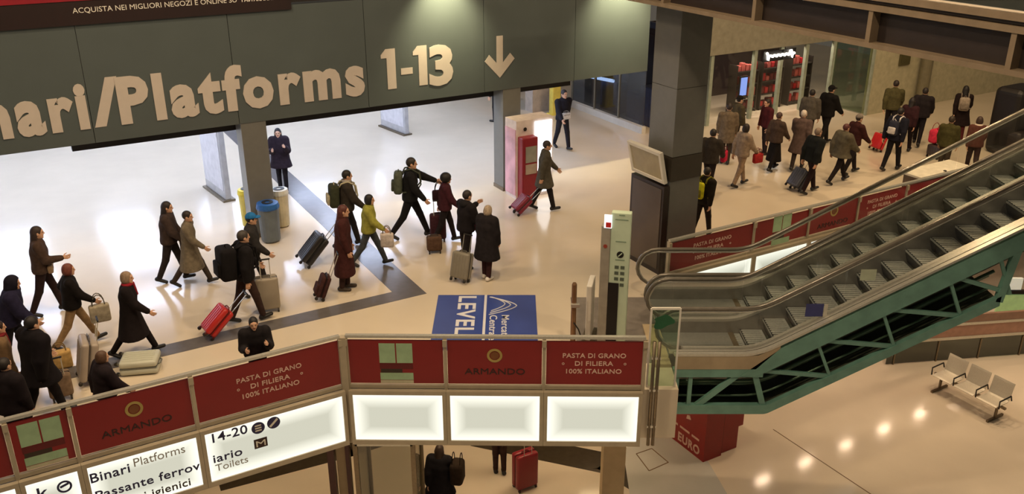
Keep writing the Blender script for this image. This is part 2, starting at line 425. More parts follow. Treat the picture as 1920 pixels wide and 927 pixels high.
def balustrade(P, dx, br, prints, label, boxes, pb=0.175, lz=0.0):
    """P: left end at floor level, dx: to the right, br: bay borders along dx, seen face = dx x Z"""
    n = dx.cross(Z); L = br[-1]
    root = thing('balustrade', label, 'balustrade', P + dx * (L / 2))
    MB().bar(P + Z * 1.045, P + dx * L + Z * 1.045, 0.07, 0.045).build('top_rail', M_STEEL, root)
    MB().bar(P + Z * (pb - 0.06), P + dx * L + Z * (pb - 0.06), 0.05, 0.06).build('bottom_rail', M_ALU, root)
    for s in br:
        c = P + dx * s
        MB().box(c + Z * 0.515, (0.055, 0.07, 1.02), (dx, n, Z)).box(c + n * 0.045 + Z * 0.94, (0.07, 0.03, 0.12), (dx, n, Z)).build('post', M_ALU, root)
    for i in range(len(br) - 1):
        w = br[i + 1] - br[i] - 0.07; c = P + dx * ((br[i] + br[i + 1]) / 2) + Z * ((pb + 0.975) / 2)
        pn = MB().box(c, (w, 0.02, 0.975 - pb), (dx, n, Z)).build('red_panel', M_RED, root)
        if prints[i]: print_on(prints[i], pn, c + n * 0.01, dx, n, w)
    for i in range(len(br) - 1):
        if not boxes or not boxes[i]: continue
        w = br[i + 1] - br[i]; c = P + dx * ((br[i] + br[i + 1]) / 2) + n * 0.055 + Z * lz
        lb = thing('light_box', boxes[i], 'light box', c - Z * 0.95, 'light boxes along the slab edge')
        MB().box(c - n * 0.05 - Z * 0.43, (w - 0.004, 0.04, 1.0), (dx, n, Z)).build('back', M_STEELD, lb)
        for zz, hh in ((0.035, 0.07), (-0.925, 0.09)):
            MB().box(c + n * 0.005 + Z * zz, (w - 0.004, 0.09, hh), (dx, n, Z)).build('frame_rail', M_ALU, lb)
        for s in (-1, 1):
            MB().box(c + n * 0.005 + dx * (s * (w / 2 - 0.032)) - Z * 0.44, (0.06, 0.09, 0.88), (dx, n, Z)).build('frame_side', M_ALU, lb)
        dw = w - 0.13
        MB().box(c + n * 0.02 - Z * 0.44, (dw, 0.02, 0.875), (dx, n, Z)).build(
            'diffuser', edge_lit('edge_lit_%d' % round(dw * 100), (226, 224, 204), (255, 253, 236), dw / 2, 0.4375, 0.88, 1.22), lb)
        LB[boxes[i]] = (lb, c)
    return root
LB = {}
left_boxes = ['light box at the far left edge, cut by the picture frame', 'light box showing a letter k and a round icon, under the picture panel',
              'light box reading Binari Platforms and Passante ferrov, under the emblem panel', 'light box with 14-20, two round icons and a square letter icon']
bal_l = balustrade(C1 - U * 6.5, U, [0, 1.67, 2.47, 4.13, 6.46], ['', 'picture', 'emblem', 'pasta'],
    'red panelled balustrade slanting down to the left with steel rail', left_boxes)
mid_boxes = ['blank glowing light box left of three, under the red picture panel', 'blank glowing light box between two others, under the emblem panel', 'blank glowing light box next to the escalator end']
bal_m = balustrade(C1 + Vector((0.06, 0, 0)), (C2 - C1).normalized(), [0, 1.6, 3.2, 4.82], ['picture', 'emblem', 'pasta'],
    'straight red panelled balustrade facing the camera before the blue floor emblem', mid_boxes)
right_boxes = ['glowing light box seen through escalator glass, nearest the dark advert pillar', 'glowing light box below the red picture panel behind the escalators',
               'light box behind the escalators, third from the pillar', 'light box behind the escalators, fourth from the pillar', None, None]
bal_r = balustrade(C4, U, [0, 2.31, 3.97, 5.55, 7.2, 9.4, 11.7], ['pasta', 'picture', 'emblem', 'pasta', '', ''],
    'red panelled balustrade rising to the right behind the escalators', right_boxes, 0.36, 0.22)
# corner post where the two near balustrades meet
cp = MB().box(C1 + Vector((0.02, 0.0, 0.03)), (0.10, 0.12, 2.0)); 
cp.build('corner_post', M_ALU, label='aluminium corner post between the slanting and the straight balustrade', cat='post')
ep = thing('end_post', 'pair of steel tubes closing the balustrade beside the escalator end', 'post', C2 + Vector((0.08, 0, -0.97)))
for dx_ in (0.06, 0.14):
    MB().tube([C2 + Vector((dx_, -0.05, -0.97)), C2 + Vector((dx_, -0.05, 1.0))], 0.028, 10).build('tube', M_STEELD, ep, smooth=True)
for z_ in (-0.6, 0.1, 0.7):
    MB().box(C2 + Vector((0.10, -0.05, z_)), (0.15, 0.04, 0.04)).build('clamp', M_STEEL, ep)
# print on the left light boxes: words stand on the lit sheets
nL = U.cross(Z)
def face_text(px, py, t, h, m, lb, width=None, bold=0.012):
    p = on_plane(px, py, C1 + nL * 0.088, V)
    return text(t, p, U, Z, h, m, lb, width=width, bold=bold)
def span(x0, y0, x1, y1): return (on_plane(x1, y1, C1, V) - on_plane(x0, y0, C1, V)).dot(U)
b1, b2, b3 = LB[left_boxes[1]][0], LB[left_boxes[2]][0], LB[left_boxes[3]][0]
face_text(399, 831, '14-20', 0.165, M_NAVY, b3, span(399, 831, 464, 810))
face_text(401, 869, 'iario', 0.15, M_NAVY, b3, span(392, 872, 445, 850))
face_text(405, 885, 'Toilets', 0.13, M_PGREY, b3, span(398, 887, 458, 865), bold=0.0)
for px, py in ((484, 803), (513, 793)):
    p = on_plane(px, py, C1 + nL * 0.087, V)
    ic = disc(MB(), p, U, Z, 0, 0.105).build('round_icon', M_NAVY, b3)
    if px < 500:
        for dz in (-0.045, 0.0, 0.045): MB().box(p + nL * 0.006 + Z * dz, (0.10, 0.004, 0.022), (U, nL, Z)).build('icon_line', M_WHITE, ic)
    else:
        dd = (U + Z * 0.9).normalized(); MB().box(p + nL * 0.006, (0.17, 0.004, 0.035), (dd, nL, dd.cross(nL))).build('icon_line', M_WHITE, ic)
p = on_plane(489, 831, C1 + nL * 0.087, V)
ic = MB().box(p, (0.21, 0.006, 0.17), (U, nL, Z)).build('square_icon', M_PDARK, b3)
text('M', p - Z * 0.055 + nL * 0.006, U, Z, 0.11, M_WHITE, ic, width=0.15, centre=True, bold=0.0)
face_text(171, 907, 'Binari', 0.165, M_NAVY, b2, span(167, 908, 240, 885))
face_text(252, 876, 'Platforms', 0.15, M_PGREY, b2, span(252, 876, 347, 848), bold=0.0)
face_text(181, 938, 'Passante ferrov', 0.15, M_NAVY, b2, span(181, 938, 374, 877))
face_text(204, 957, 'Servizi igienici', 0.14, mat('print_brownblack', (60, 50, 46)), b2, span(204, 957, 357, 910))
face_text(72, 935, 'k', 0.17, M_NAVY, b1, span(72, 935, 93, 930))
p = on_plane(121, 913, C1 + nL * 0.087, V)
disc(MB(), p, U, Z, 0.07, 0.10).build('round_icon', M_NAVY, b1)
MB().box(p + Z * 0.02, (0.12, 0.006, 0.035), ((U + Z * 0.3).normalized(), nL, (Z - U * 0.3).normalized())).build('icon_line', M_NAVY, b1)

# ---------------------------------------------------------------- the sign beam over the platform entrance
beam = thing('sign_beam', 'wide green-grey sign beam with cream lettering over the platform entrance', 'sign', B0 + Z * 2.74)
segs = [-16.0, -13.0, -9.9, -6.95, -3.9, -0.8, 1.9, 4.35]
for a, b in zip(segs[:-1], segs[1:]):
    MB().box(B0 + U * ((a + b) / 2) + V * 0.2 + Z * 3.98, (b - a - 0.012, 0.4, 2.48), (U, V, Z)).build('panel', M_BEAM, beam)
nB = U.cross(Z)
def beam_s(px, py): return (on_plane(px, py, B0, V) - B0).dot(U)
def beam_text(t, s0, s1, bold=0.046):
    return text(t, B0 + U * s0 + nB * 0.012 + Z * 3.11, U, Z, 0.93, M_LETTER, beam, width=s1 - s0, bold=bold, extrude=0.012)
beam_text('Platforms', -9.35, -3.98); 
for px in (715, 775):
    a = beam_s(px, 130)
    MB().prism([(0.14, 0), (0.36, 0), (0.36, 0.95), (0.12, 0.95), (0, 0.82), (0, 0.74), (0.14, 0.74)], B0 + U * a + Z * 3.11, U, Z, 0.012).build('digit', M_LETTER, beam)
a = beam_s(752, 140); MB().prism([(0, 0), (0.30, 0), (0.30, 0.15), (0, 0.15)], B0 + U * a + Z * 3.42, U, Z, 0.012).build('hyphen', M_LETTER, beam)
beam_text('3', beam_s(804, 130), beam_s(849, 130), 0.04)
beam_text('Binari', -12.85, -9.93)
MB().prism([(-9.86, 3.06), (-9.64, 3.06), (-9.30, 4.06), (-9.52, 4.06)], B0 + nB * 0.001, U, Z, 0.012).build('slash', M_LETTER, beam)
MB().prism([(-0.09, -0.0), (0.09, 0.0), (0.09, 0.95), (-0.09, 0.95)], B0 - U * 0.36 + Z * 3.16 + nB * 0.001, U, Z, 0.012).build('arrow_shaft', M_LETTER, beam)
MB().prism([(0, -0.08), (0.43, 0.37), (0.30, 0.52), (0, 0.2), (-0.30, 0.52), (-0.43, 0.37)], B0 - U * 0.36 + Z * 3.14 + nB * 0.002, U, Z, 0.012).build('arrow_head', M_LETTER, beam)
# upper fascia with the black banner
fas = MB().box(B0 - U * 6.4 + V * 0.2 + Z * 5.72, (21, 0.42, 0.9), (U, V, Z)).build('fascia', mat('fascia_black', (30, 26, 24), rough=0.5),
    label='dark upper fascia running above the green-grey sign beam', cat='fascia')
ban = thing('banner', 'black and red banner with small white lettering along the upper fascia', 'banner', B0 - U * 9.5 + nB * 0.06 + Z * 5.14)
sb = beam_s(545, 12)
MB().box(B0 + U * ((-16 + sb) / 2) + nB * 0.04 + Z * 5.36, (sb + 16, 0.03, 0.46), (U, V, Z)).build('banner_strip', mat('banner_black', (34, 16, 16), rough=0.5), ban)
sr = beam_s(330, 5)
MB().box(B0 + U * ((-16 + sr) / 2) + nB * 0.062 + Z * 5.80, (sr + 16, 0.02, 0.42), (U, V, Z)).build('banner_field', mat('banner_red', (138, 18, 34), rough=0.5), ban)
s0, s1 = beam_s(137, 30), beam_s(535, 0)
text('ACQUISTA NEI MIGLIORI NEGOZI E ONLINE SU', B0 + U * s0 + nB * 0.058 + Z * 5.36, U, Z, 0.105, M_WHITE, ban, width=(s1 - s0) * 0.75, bold=0.0)
text('PASTARMANDO.IT', B0 + U * (s0 + (s1 - s0) * 0.775) + nB * 0.058 + Z * 5.36, U, Z, 0.105, M_WHITE, ban, width=(s1 - s0) * 0.225, bold=0.03)
# wall washers above the beam
for s, lab in ((-1.9, 'small spot lamp above the beam numbers 1-13'), (3.3, 'small spot lamp above the beam beside the grey pillar')):
    c = B0 + U * s + nB * 0.8 + Z * 5.7
    sp = thing('wall_washer', lab, 'lamp', c, 'spot lamps above the sign beam')
    MB().lathe([(0.05, 0.0), (0.07, 0.02), (0.07, 0.2), (0.03, 0.24)], c, 12).build('can', M_BLACK, sp, smooth=False)
    MB().bar(c + Z * 0.2, c + V * 0.78 + Z * 0.3, 0.03, 0.03).build('arm', M_BLACK, sp)
    d = bpy.data.lights.new('spot', 'SPOT'); d.energy = 480 if s < 0 else 760; d.color = (1.0, 0.86, 0.50); d.spot_size = math.radians(95); d.spot_blend = 0.8; d.shadow_soft_size = 0.05
    o = bpy.data.objects.new('spot', d); o.parent = sp; o.location = (0, 0, -0.03)
    o.rotation_euler = (-(V * 0.8 - Z)).to_track_quat('Z', 'Y').to_euler(); col.objects.link(o)
# dark shutter housing hung behind the beam
MB().box(B0 + U * ((-10.33 + 2.13) / 2) + V * 0.62 + Z * 2.62, (12.46, 0.22, 0.27), (U, V, Z)).box(B0 + U * ((-10.33 + 2.13) / 2) + V * 0.62 + Z * 2.93, (12.4, 0.1, 0.35), (U, V, Z)).build('shutter_housing', M_BLACK,
    label='long black shutter housing hanging behind the sign beam', cat='shutter')
# pillars carrying the beam
def pillar(c, su, sv, h, lab, m=M_PILLAR):
    r = thing('pillar', lab, 'pillar', c)
    MB().box(c + Z * (h / 2), (su, sv, h), (U, V, Z)).build('shaft', m, r)
    MB().box(c + Z * 0.05, (su + 0.03, sv + 0.03, 0.1), (U, V, Z)).build('plinth', M_STEELD, r)
    return r
pillar(B0 - U * 6.65 + V * 0.26, 0.56, 0.5, 2.735, 'square grey pillar under the beam, with waste bins at its foot')
pillar(B0 + U * 0.0 + V * 0.26, 0.52, 0.5, 2.735, 'square grey pillar under the beam, above the ticket kiosk')
# big pillar with advert and screen
G0 = Vector((3.24, 17.6, 0)); gs = 0.78
bp = thing('pillar', 'tall grey square pillar standing between beam and escalators', 'pillar', G0 + (U + V) * gs / 2)
for z0, z1 in ((0.0, 2.55), (2.56, 3.95), (3.96, 5.75)):
    MB().box(G0 + (U + V) * gs / 2 + Z * ((z0 + z1) / 2), (gs, gs, z1 - z0), (U, V, Z)).build('cladding', M_PILLAR, bp)
# dark collar round the pillar top of the lower part
MB().box(G0 + (U + V) * gs / 2 + Z * 2.30, (gs + 0.03, gs + 0.03, 0.5), (U, V, Z)).build('collar', mat('pillar_dark', (62, 56, 48), rough=0.4), bp)
M_BRONZE = mat('advert_dark', (84, 72, 62), rough=0.3, noise=0.2, nscale=1.5)
ad = thing('advert_panel', 'dark bronze advertising panel standing against the tall grey pillar', 'advert', G0 + V * 0.5 - U * 0.1)
MB().box(G0 + V * 0.53 - U * 0.10 + Z * 0.98, (0.14, 1.10, 1.96), (U, V, Z)).build('case', mat('advert_case', (40, 30, 26), rough=0.4), ad)
MB().box(G0 + V * 0.53 - U * 0.175 + Z * 1.0, (0.012, 0.96, 1.78), (U, V, Z)).build('sheet', M_BRONZE, ad)
sc = thing('screen', 'beige information screen in a white frame, tilted on the grey pillar', 'screen', G0 + V * 0.55 - U * 0.14 + Z * 2.0)
tn = (-U - Z * 0.25).normalized(); tz = V.cross(tn); tz = -tz if tz.z < 0 else tz
cS = G0 + V * 0.55 - U * 0.20 + Z * 2.36
for s in (-1, 1):
    MB().box(cS + V * (s * 0.515), (0.08, 0.07, 0.70), (tn, V, tz)).build('frame_side', M_WHITE, sc)
    MB().box(cS + tz * (s * 0.315), (0.08, 1.0, 0.07), (tn, V, tz)).build('frame_rail', M_WHITE, sc)
MB().box(cS - tn * 0.005, (0.05, 0.98, 0.58), (tn, V, tz)).build('display', mat('screen_beige', (150, 136, 104), rough=0.3, emit=(150, 132, 96), estr=0.12), sc)
MB().box(cS - tn * 0.07, (0.08, 0.9, 0.5), (tn, V, tz)).build('back_shell', M_BLACK, sc)

# ---------------------------------------------------------------- edge girder of the upper gallery, top right
g0 = at(1180, 0, 5.6) + V * 2.2; g1 = at(1920, 146, 5.6) - V * 2.6
Lg = (g0 - g1).length; gd = (g1 - g0).normalized(); gn = gd.cross(Z)
gal = thing('gallery_girder', 'dark steel edge girder of the upper gallery with pale stiffeners', 'girder', (g0 + g1) / 2 + Z * 5.6 - Z * ((g0 + g1) / 2).z)
M_GAL = mat('gallery_beige', (128, 112, 92), rough=0.5, noise=0.1)
M_WEB = mat('gallery_dark', (44, 36, 34), rough=0.45)
gm = (g0 + g1) / 2
MB().box(gm + Z * 0.05, (Lg, 0.24, 0.07), (gd, gn, Z)).build('bottom_flange', M_GAL, gal)
MB().box(gm - gn * 0.08 + Z * 0.30, (Lg, 0.04, 0.46), (gd, gn, Z)).build('web', M_WEB, gal)
MB().box(gm + Z * 0.565, (Lg, 0.24, 0.08), (gd, gn, Z)).build('top_flange', M_GAL, gal)
MB().box(gm - gn * 0.02 + Z * 0.64, (Lg, 0.16, 0.05), (gd, gn, Z)).build('shadow_gap', M_WEB, gal)
MB().box(gm + Z * 0.71, (Lg, 0.22, 0.09), (gd, gn, Z)).build('floor_edge', M_GAL, gal)
for px, py in ((1250, 16), (1420, 50), (1634, 90), (1897, 142)):
    q = on_plane(px, py - 10, g0, gn); q = g0 + gd * (q - g0).dot(gd)
    MB().box(q + gn * 0.02 + Z * 0.30, (0.075, 0.17, 0.46), (gd, gn, Z)).build('stiffener', M_GAL, gal)
gl = thing('gallery_parapet', 'smoked glass parapet standing on the upper gallery edge', 'parapet', gm + Z * 0.76)
for k in range(5):
    a = Lg * k / 5
    MB().box(g0 + gd * (a + Lg / 10) + Z * 1.28, (Lg / 5 - 0.05, 0.016, 1.0), (gd, gn, Z)).build('glass_pane', M_GLASSD, gl)
    MB().box(g0 + gd * a + Z * 1.28, (0.05, 0.05, 1.04), (gd, gn, Z)).build('post', M_GAL, gl)
MB().bar(g0 + Z * 1.83, g1 + Z * 1.83, 0.06, 0.05).build('rail', M_STEELD, gl)
gs_ = MB().box(gm - gn * 2.1 + Z * 0.69, (Lg, 4.0, 0.12), (gd, gn, Z)).build('gallery_floor', mat('gallery_floor', (90, 84, 74)), kind='structure')

# ---------------------------------------------------------------- shop front and walls beyond the barrier, right
S0 = Vector((6.5, 29.5, 0)); nS = U.cross(Z)
M_SHOPF = mat('shop_frame', (150, 160, 146), rough=0.4)
shop = thing('shop', 'glass shop front with pale metal posts under a beige fascia', 'shop front', S0 + U * 2.8)
for s in (-0.02, 1.88, 3.1, 4.3, 5.66):
    MB().box(S0 + U * s + Z * 1.17, (0.13, 0.12, 2.34), (U, V, Z)).build('post', M_SHOPF, shop)
for a, b in ((0.05, 1.81), (1.95, 3.03), (3.17, 4.23), (4.37, 5.59)):
    MB().box(S0 + U * ((a + b) / 2) + Z * 1.2, (b - a, 0.014, 2.26), (U, V, Z)).build('pane', M_GLASS, shop)
MB().box(S0 + U * 2.2 + V * 0.06 + Z * 3.6, (8.2, 0.3, 2.5), (U, V, Z)).build('fascia', mat('fascia_beige', (140, 136, 120), rough=0.6), shop)
# dark interior
MB().box(S0 + U * 2.8 + V * 3.2 + Z * 1.5, (7.6, 0.12, 3.0), (U, V, Z)).build('wall_shop_back', mat('shop_dark', (46, 32, 32), rough=0.7), kind='structure')
MB().box(S0 - U * 0.9 + V * 1.6 + Z * 1.5, (0.12, 3.2, 3.0), (U, V, Z)).build('wall_shop_left', mat('shop_dark', (46, 32, 32)), kind='structure')
MB().box(S0 + U * 2.8 + V * 1.7 + Z * 2.75, (7.6, 3.0, 0.1), (U, V, Z)).build('ceiling_shop', mat('shop_dark', (46, 32, 32)), kind='structure')
# script-like light tube sign: an illegible white squiggle
sq = []
c = S0 + U * 2.55 + nS * 0.10 + Z * 2.30
q0, q1 = on_plane(1437, 109, S0 + nS * 0.1, V), on_plane(1490, 98, S0 + nS * 0.1, V)
c, wS = (q0 + q1) / 2, (q1 - q0).dot(U)
for k in range(60):
    t = k / 59; a = t * 2 * math.pi * 7
    amp = 0.13 if (t < 0.08 or 0.84 < t < 0.92) else 0.02
    sq.append(c + U * ((t - 0.5) * wS + 0.02 * math.sin(a)) + Z * (amp * math.cos(a)))
sgn = thing('neon_sign', 'small glowing white script sign on the shop front', 'sign', c - Z * 0.15, None)
MB().tube(sq, 0.042, 6).build('tube', lit('neon_warm', (255, 244, 226), 5.0), sgn, smooth=True)
MB().box(c + V * 0.06, (wS + 0.2, 0.04, 0.36), (U, V, Z)).build('back_plate', M_BLACK, sgn)
# glowing blue screen in the shop
p = on_plane(1393, 162, S0 + V * 0.5, V)
bs = thing('display_screen', 'upright glowing blue screen behind the shop glass', 'screen', (p.x, p.y, 0))
MB().box(p, (0.34, 0.06, 0.72), (U, V, Z)).build('casing', M_BLACK, bs)
MB().box(p + nS * 0.035, (0.29, 0.01, 0.62), (U, V, Z)).build('display', lit('screen_blue', (150, 176, 255), 1.0), bs)
MB().box((p.x, p.y, (p.z - 0.36) / 2), (0.1, 0.05, p.z - 0.36), (U, V, Z)).box((p.x, p.y, 0.02), (0.4, 0.3, 0.04), (U, V, Z)).build('stand', M_BLACK, bs)
# red goods on shelves
M_REDG = [mat('goods_red', (176, 28, 40), rough=0.5), mat('goods_wine', (104, 24, 30), rough=0.5), mat('goods_rose', (190, 96, 92), rough=0.5), mat('goods_cream', (206, 190, 160), rough=0.5)]
for q, (s, lab) in enumerate(((2.3, 'red and wine goods on a dark shelf behind the second shop pane'), (3.5, 'red goods on a dark shelf behind the third shop pane'), (4.9, 'dark shelf with few red goods behind the last shop pane'))):
    c = S0 + U * s + V * 0.85
    sh = thing('shelf_unit', lab, 'shelf', c)
    for sx in (-1, 1): MB().box(c + U * (0.5 * sx) + Z * 0.85, (0.04, 0.4, 1.7), (U, V, Z)).build('side', M_DARK, sh)
    for z_ in (0.1, 0.55, 1.0, 1.45): MB().box(c + Z * z_, (0.96, 0.4, 0.04), (U, V, Z)).build('shelf_board', M_DARK, sh)
    rr = random.Random(q)
    for zi, z_ in enumerate((0.12, 0.57, 1.02, 1.47)):
        for k in range(5 if q < 2 else 3):
            h = rr.uniform(0.16, 0.3)
            ki = rr.randrange(3)
            lab2 = '%s package, %s board behind the %s shop pane, %s from left' % (['bright red', 'wine red', 'rose'][ki], ['lowest', 'second', 'third', 'top'][zi], ['second', 'third', 'last'][q], ['first', 'second', 'third', 'fourth', 'fifth'][k])
            MB().rbox(c + U * (-0.38 + 0.19 * k) + Z * (z_ + h / 2) - V * 0.06, (0.15, 0.18, h), (U, V, Z), 0.02, 2).build('package', M_REDG[ki], label=lab2, cat='package', group='packages on the shop shelves')
for k, s in enumerate((1.0, 2.4, 3.8, 5.2)):  # fill lamps added under the shop ceiling to brighten the dark goods
    c = S0 + U * s + V * 0.55 + Z * 2.66
    r = thing('shop_fill_lamp', 'small round added fill lamp inside the shop, %s from the left' % ['first', 'second', 'third', 'fourth'][k], 'lamp', c, 'added fill lamps in the shop')
    MB().lathe([(0.10, 0.0), (0.10, 0.04)], c, 14).build('rim', M_ALU, r)
    MB().lathe([(0.08, -0.015), (0.08, 0.0)], c, 14).build('lens', lit('fill_lens', (255, 226, 190), 20.0), r)
    d = bpy.data.lights.new('fill_glow', 'AREA'); d.energy = 26; d.color = (1.0, 0.8, 0.62); d.size = 0.15
    o = bpy.data.objects.new('fill_glow', d); o.parent = r; o.location = (0, 0, -0.03); col.objects.link(o)
# pale walls right of the shop
W0 = Vector((12.3, 30.85, 0))
MB().box(W0 + U * 6.5 + V * 0.1 + Z * 1.9, (13, 0.2, 3.8), (U, V, Z)).build('wall_right', mat('wall_pale', (176, 170, 142), rough=0.7), kind='structure')
gp = thing('glass_partition', 'tall glass partition beside the pale wall right of the shop', 'partition', W0 + V * 0.85)
MB().box(W0 + V * 0.85 + Z * 1.5, (0.016, 1.6, 2.9), (U, V, Z)).build('pane', glass('greenish_glass', (0.66, 0.74, 0.64), 0.2), gp)
for s in (0.03, 1.68): MB().box(W0 + V * s + Z * 1.5, (0.08, 0.08, 3.0), (U, V, Z)).build('post', M_SHOPF, gp)
MB().box(W0 + V * 0.85 + Z * 2.98, (0.08, 1.7, 0.06), (U, V, Z)).build('top_rail', M_SHOPF, gp)
c = at(1728, 205, 0); c = W0 + U * (c - W0).dot(U) - V * 0.3
cr = thing('pillar', 'slim olive-grey column in front of the pale wall at right', 'pillar', c)
MB().lathe([(0.2, 0), (0.2, 3.8)], c, 20).build('shaft', mat('column_olive', (112, 106, 84), rough=0.5), cr, smooth=False)
MB().lathe([(0.23, 0), (0.23, 0.1), (0.2, 0.12)], c, 20).build('plinth', M_STEELD, cr)
c = W0 + U * (at(1828, 150, 1.6) - W0).dot(U) + nS * 0.04 + Z * 1.9
wn = MB().rbox(c, (0.55, 0.06, 0.6), (U, V, Z), 0.02).box(c + nS * 0.035, (0.4, 0.01, 0.4), (U, V, Z))
wn.build('wall_notice', mat('notice_olive', (74, 70, 40), rough=0.5), label='dark olive notice board on the pale wall at right', cat='notice')

# dark blue glazed front at the back, right of the sign beam
D0 = at(1070, 200, 0); D1 = D0 - V * 4.2
fr = thing('glazed_front', 'dark blue glazed front on a white ledge behind the sign beam', 'glass front', (D0 + D1) / 2)
MB().box((D0 + D1) / 2 + Z * 0.11 + U * 0.05, (0.16, 4.2, 0.22), (U, V, Z)).build('ledge', M_WHITE, fr)
for k in range(3):
    a = D0 - V * (0.05 + 1.4 * k); b = D0 - V * (1.36 + 1.4 * k)
    MB().box((a + b) / 2 + Z * 1.75 + U * 0.06, (0.02, 1.30, 3.0), (U, V, Z)).build('pane', glass('blue_glass', (0.34, 0.40, 0.50), 0.3), fr)
    MB().box(D0 - V * (1.4 * k) + Z * 1.75 + U * 0.06, (0.07, 0.06, 3.1), (U, V, Z)).build('mullion', M_GREY, fr)
MB().box((D0 + D1) / 2 + U * 1.6 + Z * 1.6, (0.1, 4.2, 3.2), (U, V, Z)).build('wall_blue_back', mat('office_blue', (58, 66, 92), rough=0.6), kind='structure')
for k, (u_, v_, h_) in enumerate(((1.0, -1.2, 1.1), (1.1, -2.6, 0.9), (0.9, -3.6, 1.3))):
    c = D0 + U * u_ + V * v_
    cb = thing('cabinet', 'dark blue office cabinet behind the blue glass, ' + ['farthest', 'middle', 'nearest'][k] + ' of three', 'cabinet', c, 'cabinets behind the blue glass')
    MB().box(c + Z * (h_ / 2), (0.4, 1.0, h_), (U, V, Z)).build('body', mat('cabinet_blue', (70, 78, 104), rough=0.5), cb)
    for s in (-1, 1): MB().box(c - U * 0.205 + V * (0.245 * s) + Z * (h_ / 2), (0.012, 0.46, h_ - 0.08), (U, V, Z)).build('door', mat('cabinet_door', (88, 96, 122), rough=0.5), cb)
tl0 = on_plane(1098, 142, D0 + U * 0.7, U); tl1 = on_plane(1150, 152, D0 + U * 0.7, U)
tl = thing('tube_lamp', 'bright white tube lamp hanging behind the blue glass', 'lamp', (tl0 + tl1) / 2)
MB().tube([tl0, tl1], 0.06, 8).build('tube', lit('tube_white', (244, 250, 255), 4.0), tl, smooth=True)
for q in (tl0, tl1): MB().bar(q, q + Z * 0.7, 0.015, 0.015, up=X).build('hanger', M_GREY, tl)
# panels standing on the white floor of the platform hall
def slab_panel(pl, pr, h, lab, th=0.16):
    """upright display panel whose foot runs from floor pixel pl to pr"""
    a, b = at(*pl), at(*pr); d = (b - a).normalized(); s = d.cross(Z); L = (b - a).length
    r = thing('display_stand', lab, 'panel', (a + b) / 2)
    MB().rbox((a + b) / 2 + Z * (h / 2 + 0.04), (L, th, h), (d, s, Z), 0.03, 2).build('board', mat('panel_grey', (176, 174, 174), rough=0.35), r)
    MB().box((a + b) / 2 + Z * (h * 0.52) + s * (th / 2 + 0.006), (L - 0.14, 0.012, h * 0.8), (d, s, Z)).build('poster', mat('poster_pale', (206, 204, 208), rough=0.4), r)
    MB().box((a + b) / 2 + Z * 0.025, (L + 0.06, th + 0.16, 0.05), (d, s, Z)).build('foot', M_STEELD, r)
slab_panel((392, 350), (430, 378), 2.3, 'pale grey display panel on the white floor left of the bin pillar')
slab_panel((718, 236), (764, 254), 2.2, 'grey display panel far back under the letter s of the sign')
# far back details right of the kiosk pillar
c = at(1012, 206); r = thing('cabinet', 'grey and beige machine cabinet far behind the kiosk pillar', 'cabinet', c)
MB().box(c + Z * 0.9, (0.9, 0.5, 1.8), (U, V, Z)).build('body', mat('far_beige', (178, 164, 150), rough=0.5), r)
MB().box(c + nS * 0.26 + Z * 1.2, (0.6, 0.03, 0.7), (U, V, Z)).build('screen_face', M_GREY, r)
c = at(1040, 214); MB().rbox(c + Z * 0.55, (0.35, 0.25, 1.1), (U, V, Z), 0.05).box(c + Z * 0.02, (0.45, 0.35, 0.04), (U, V, Z)).build('notice_stand', mat('notice_yellow', (226, 204, 90)), label='small yellow notice stand left of the far walking man', cat='stand')

# ================================================================ escalators
TAN = math.tan(math.radians(30)); KX = 4.2; XE = 11.6
def epath(x0, x1, off=0.0, kink=None, b=0.3):
    """path of an escalator edge in (x, z): level, a soft bend, then 30 degrees"""
    kink = KX if kink is None else kink
    pts = []
    if x0 < kink - b: pts.append((x0, off))
    for k in range(7):
        t = k / 6; x = kink - b + t * 2 * b
        z = b * TAN * t * t
        if x >= x0: pts.append((x, z * 1.0 + off))
    pts.append((x1, (x1 - kink) * TAN + off)); return pts
M_TREAD = mat('step_tread', (142, 146, 142), rough=0.6, metal=0.0, nscale=25, noise=0.15)
M_RISER = mat('step_riser', (50, 49, 46), rough=0.5, metal=0.3)
M_SKIRT = mat('skirt_steel', (150, 148, 142), rough=0.3, metal=0.5, noise=0.1)
M_CLAD = mat('cladding_beige', (176, 158, 130), rough=0.45, noise=0.05)
M_INNER = mat('machinery_dark', (84, 90, 78), rough=0.5)
tread_me = None
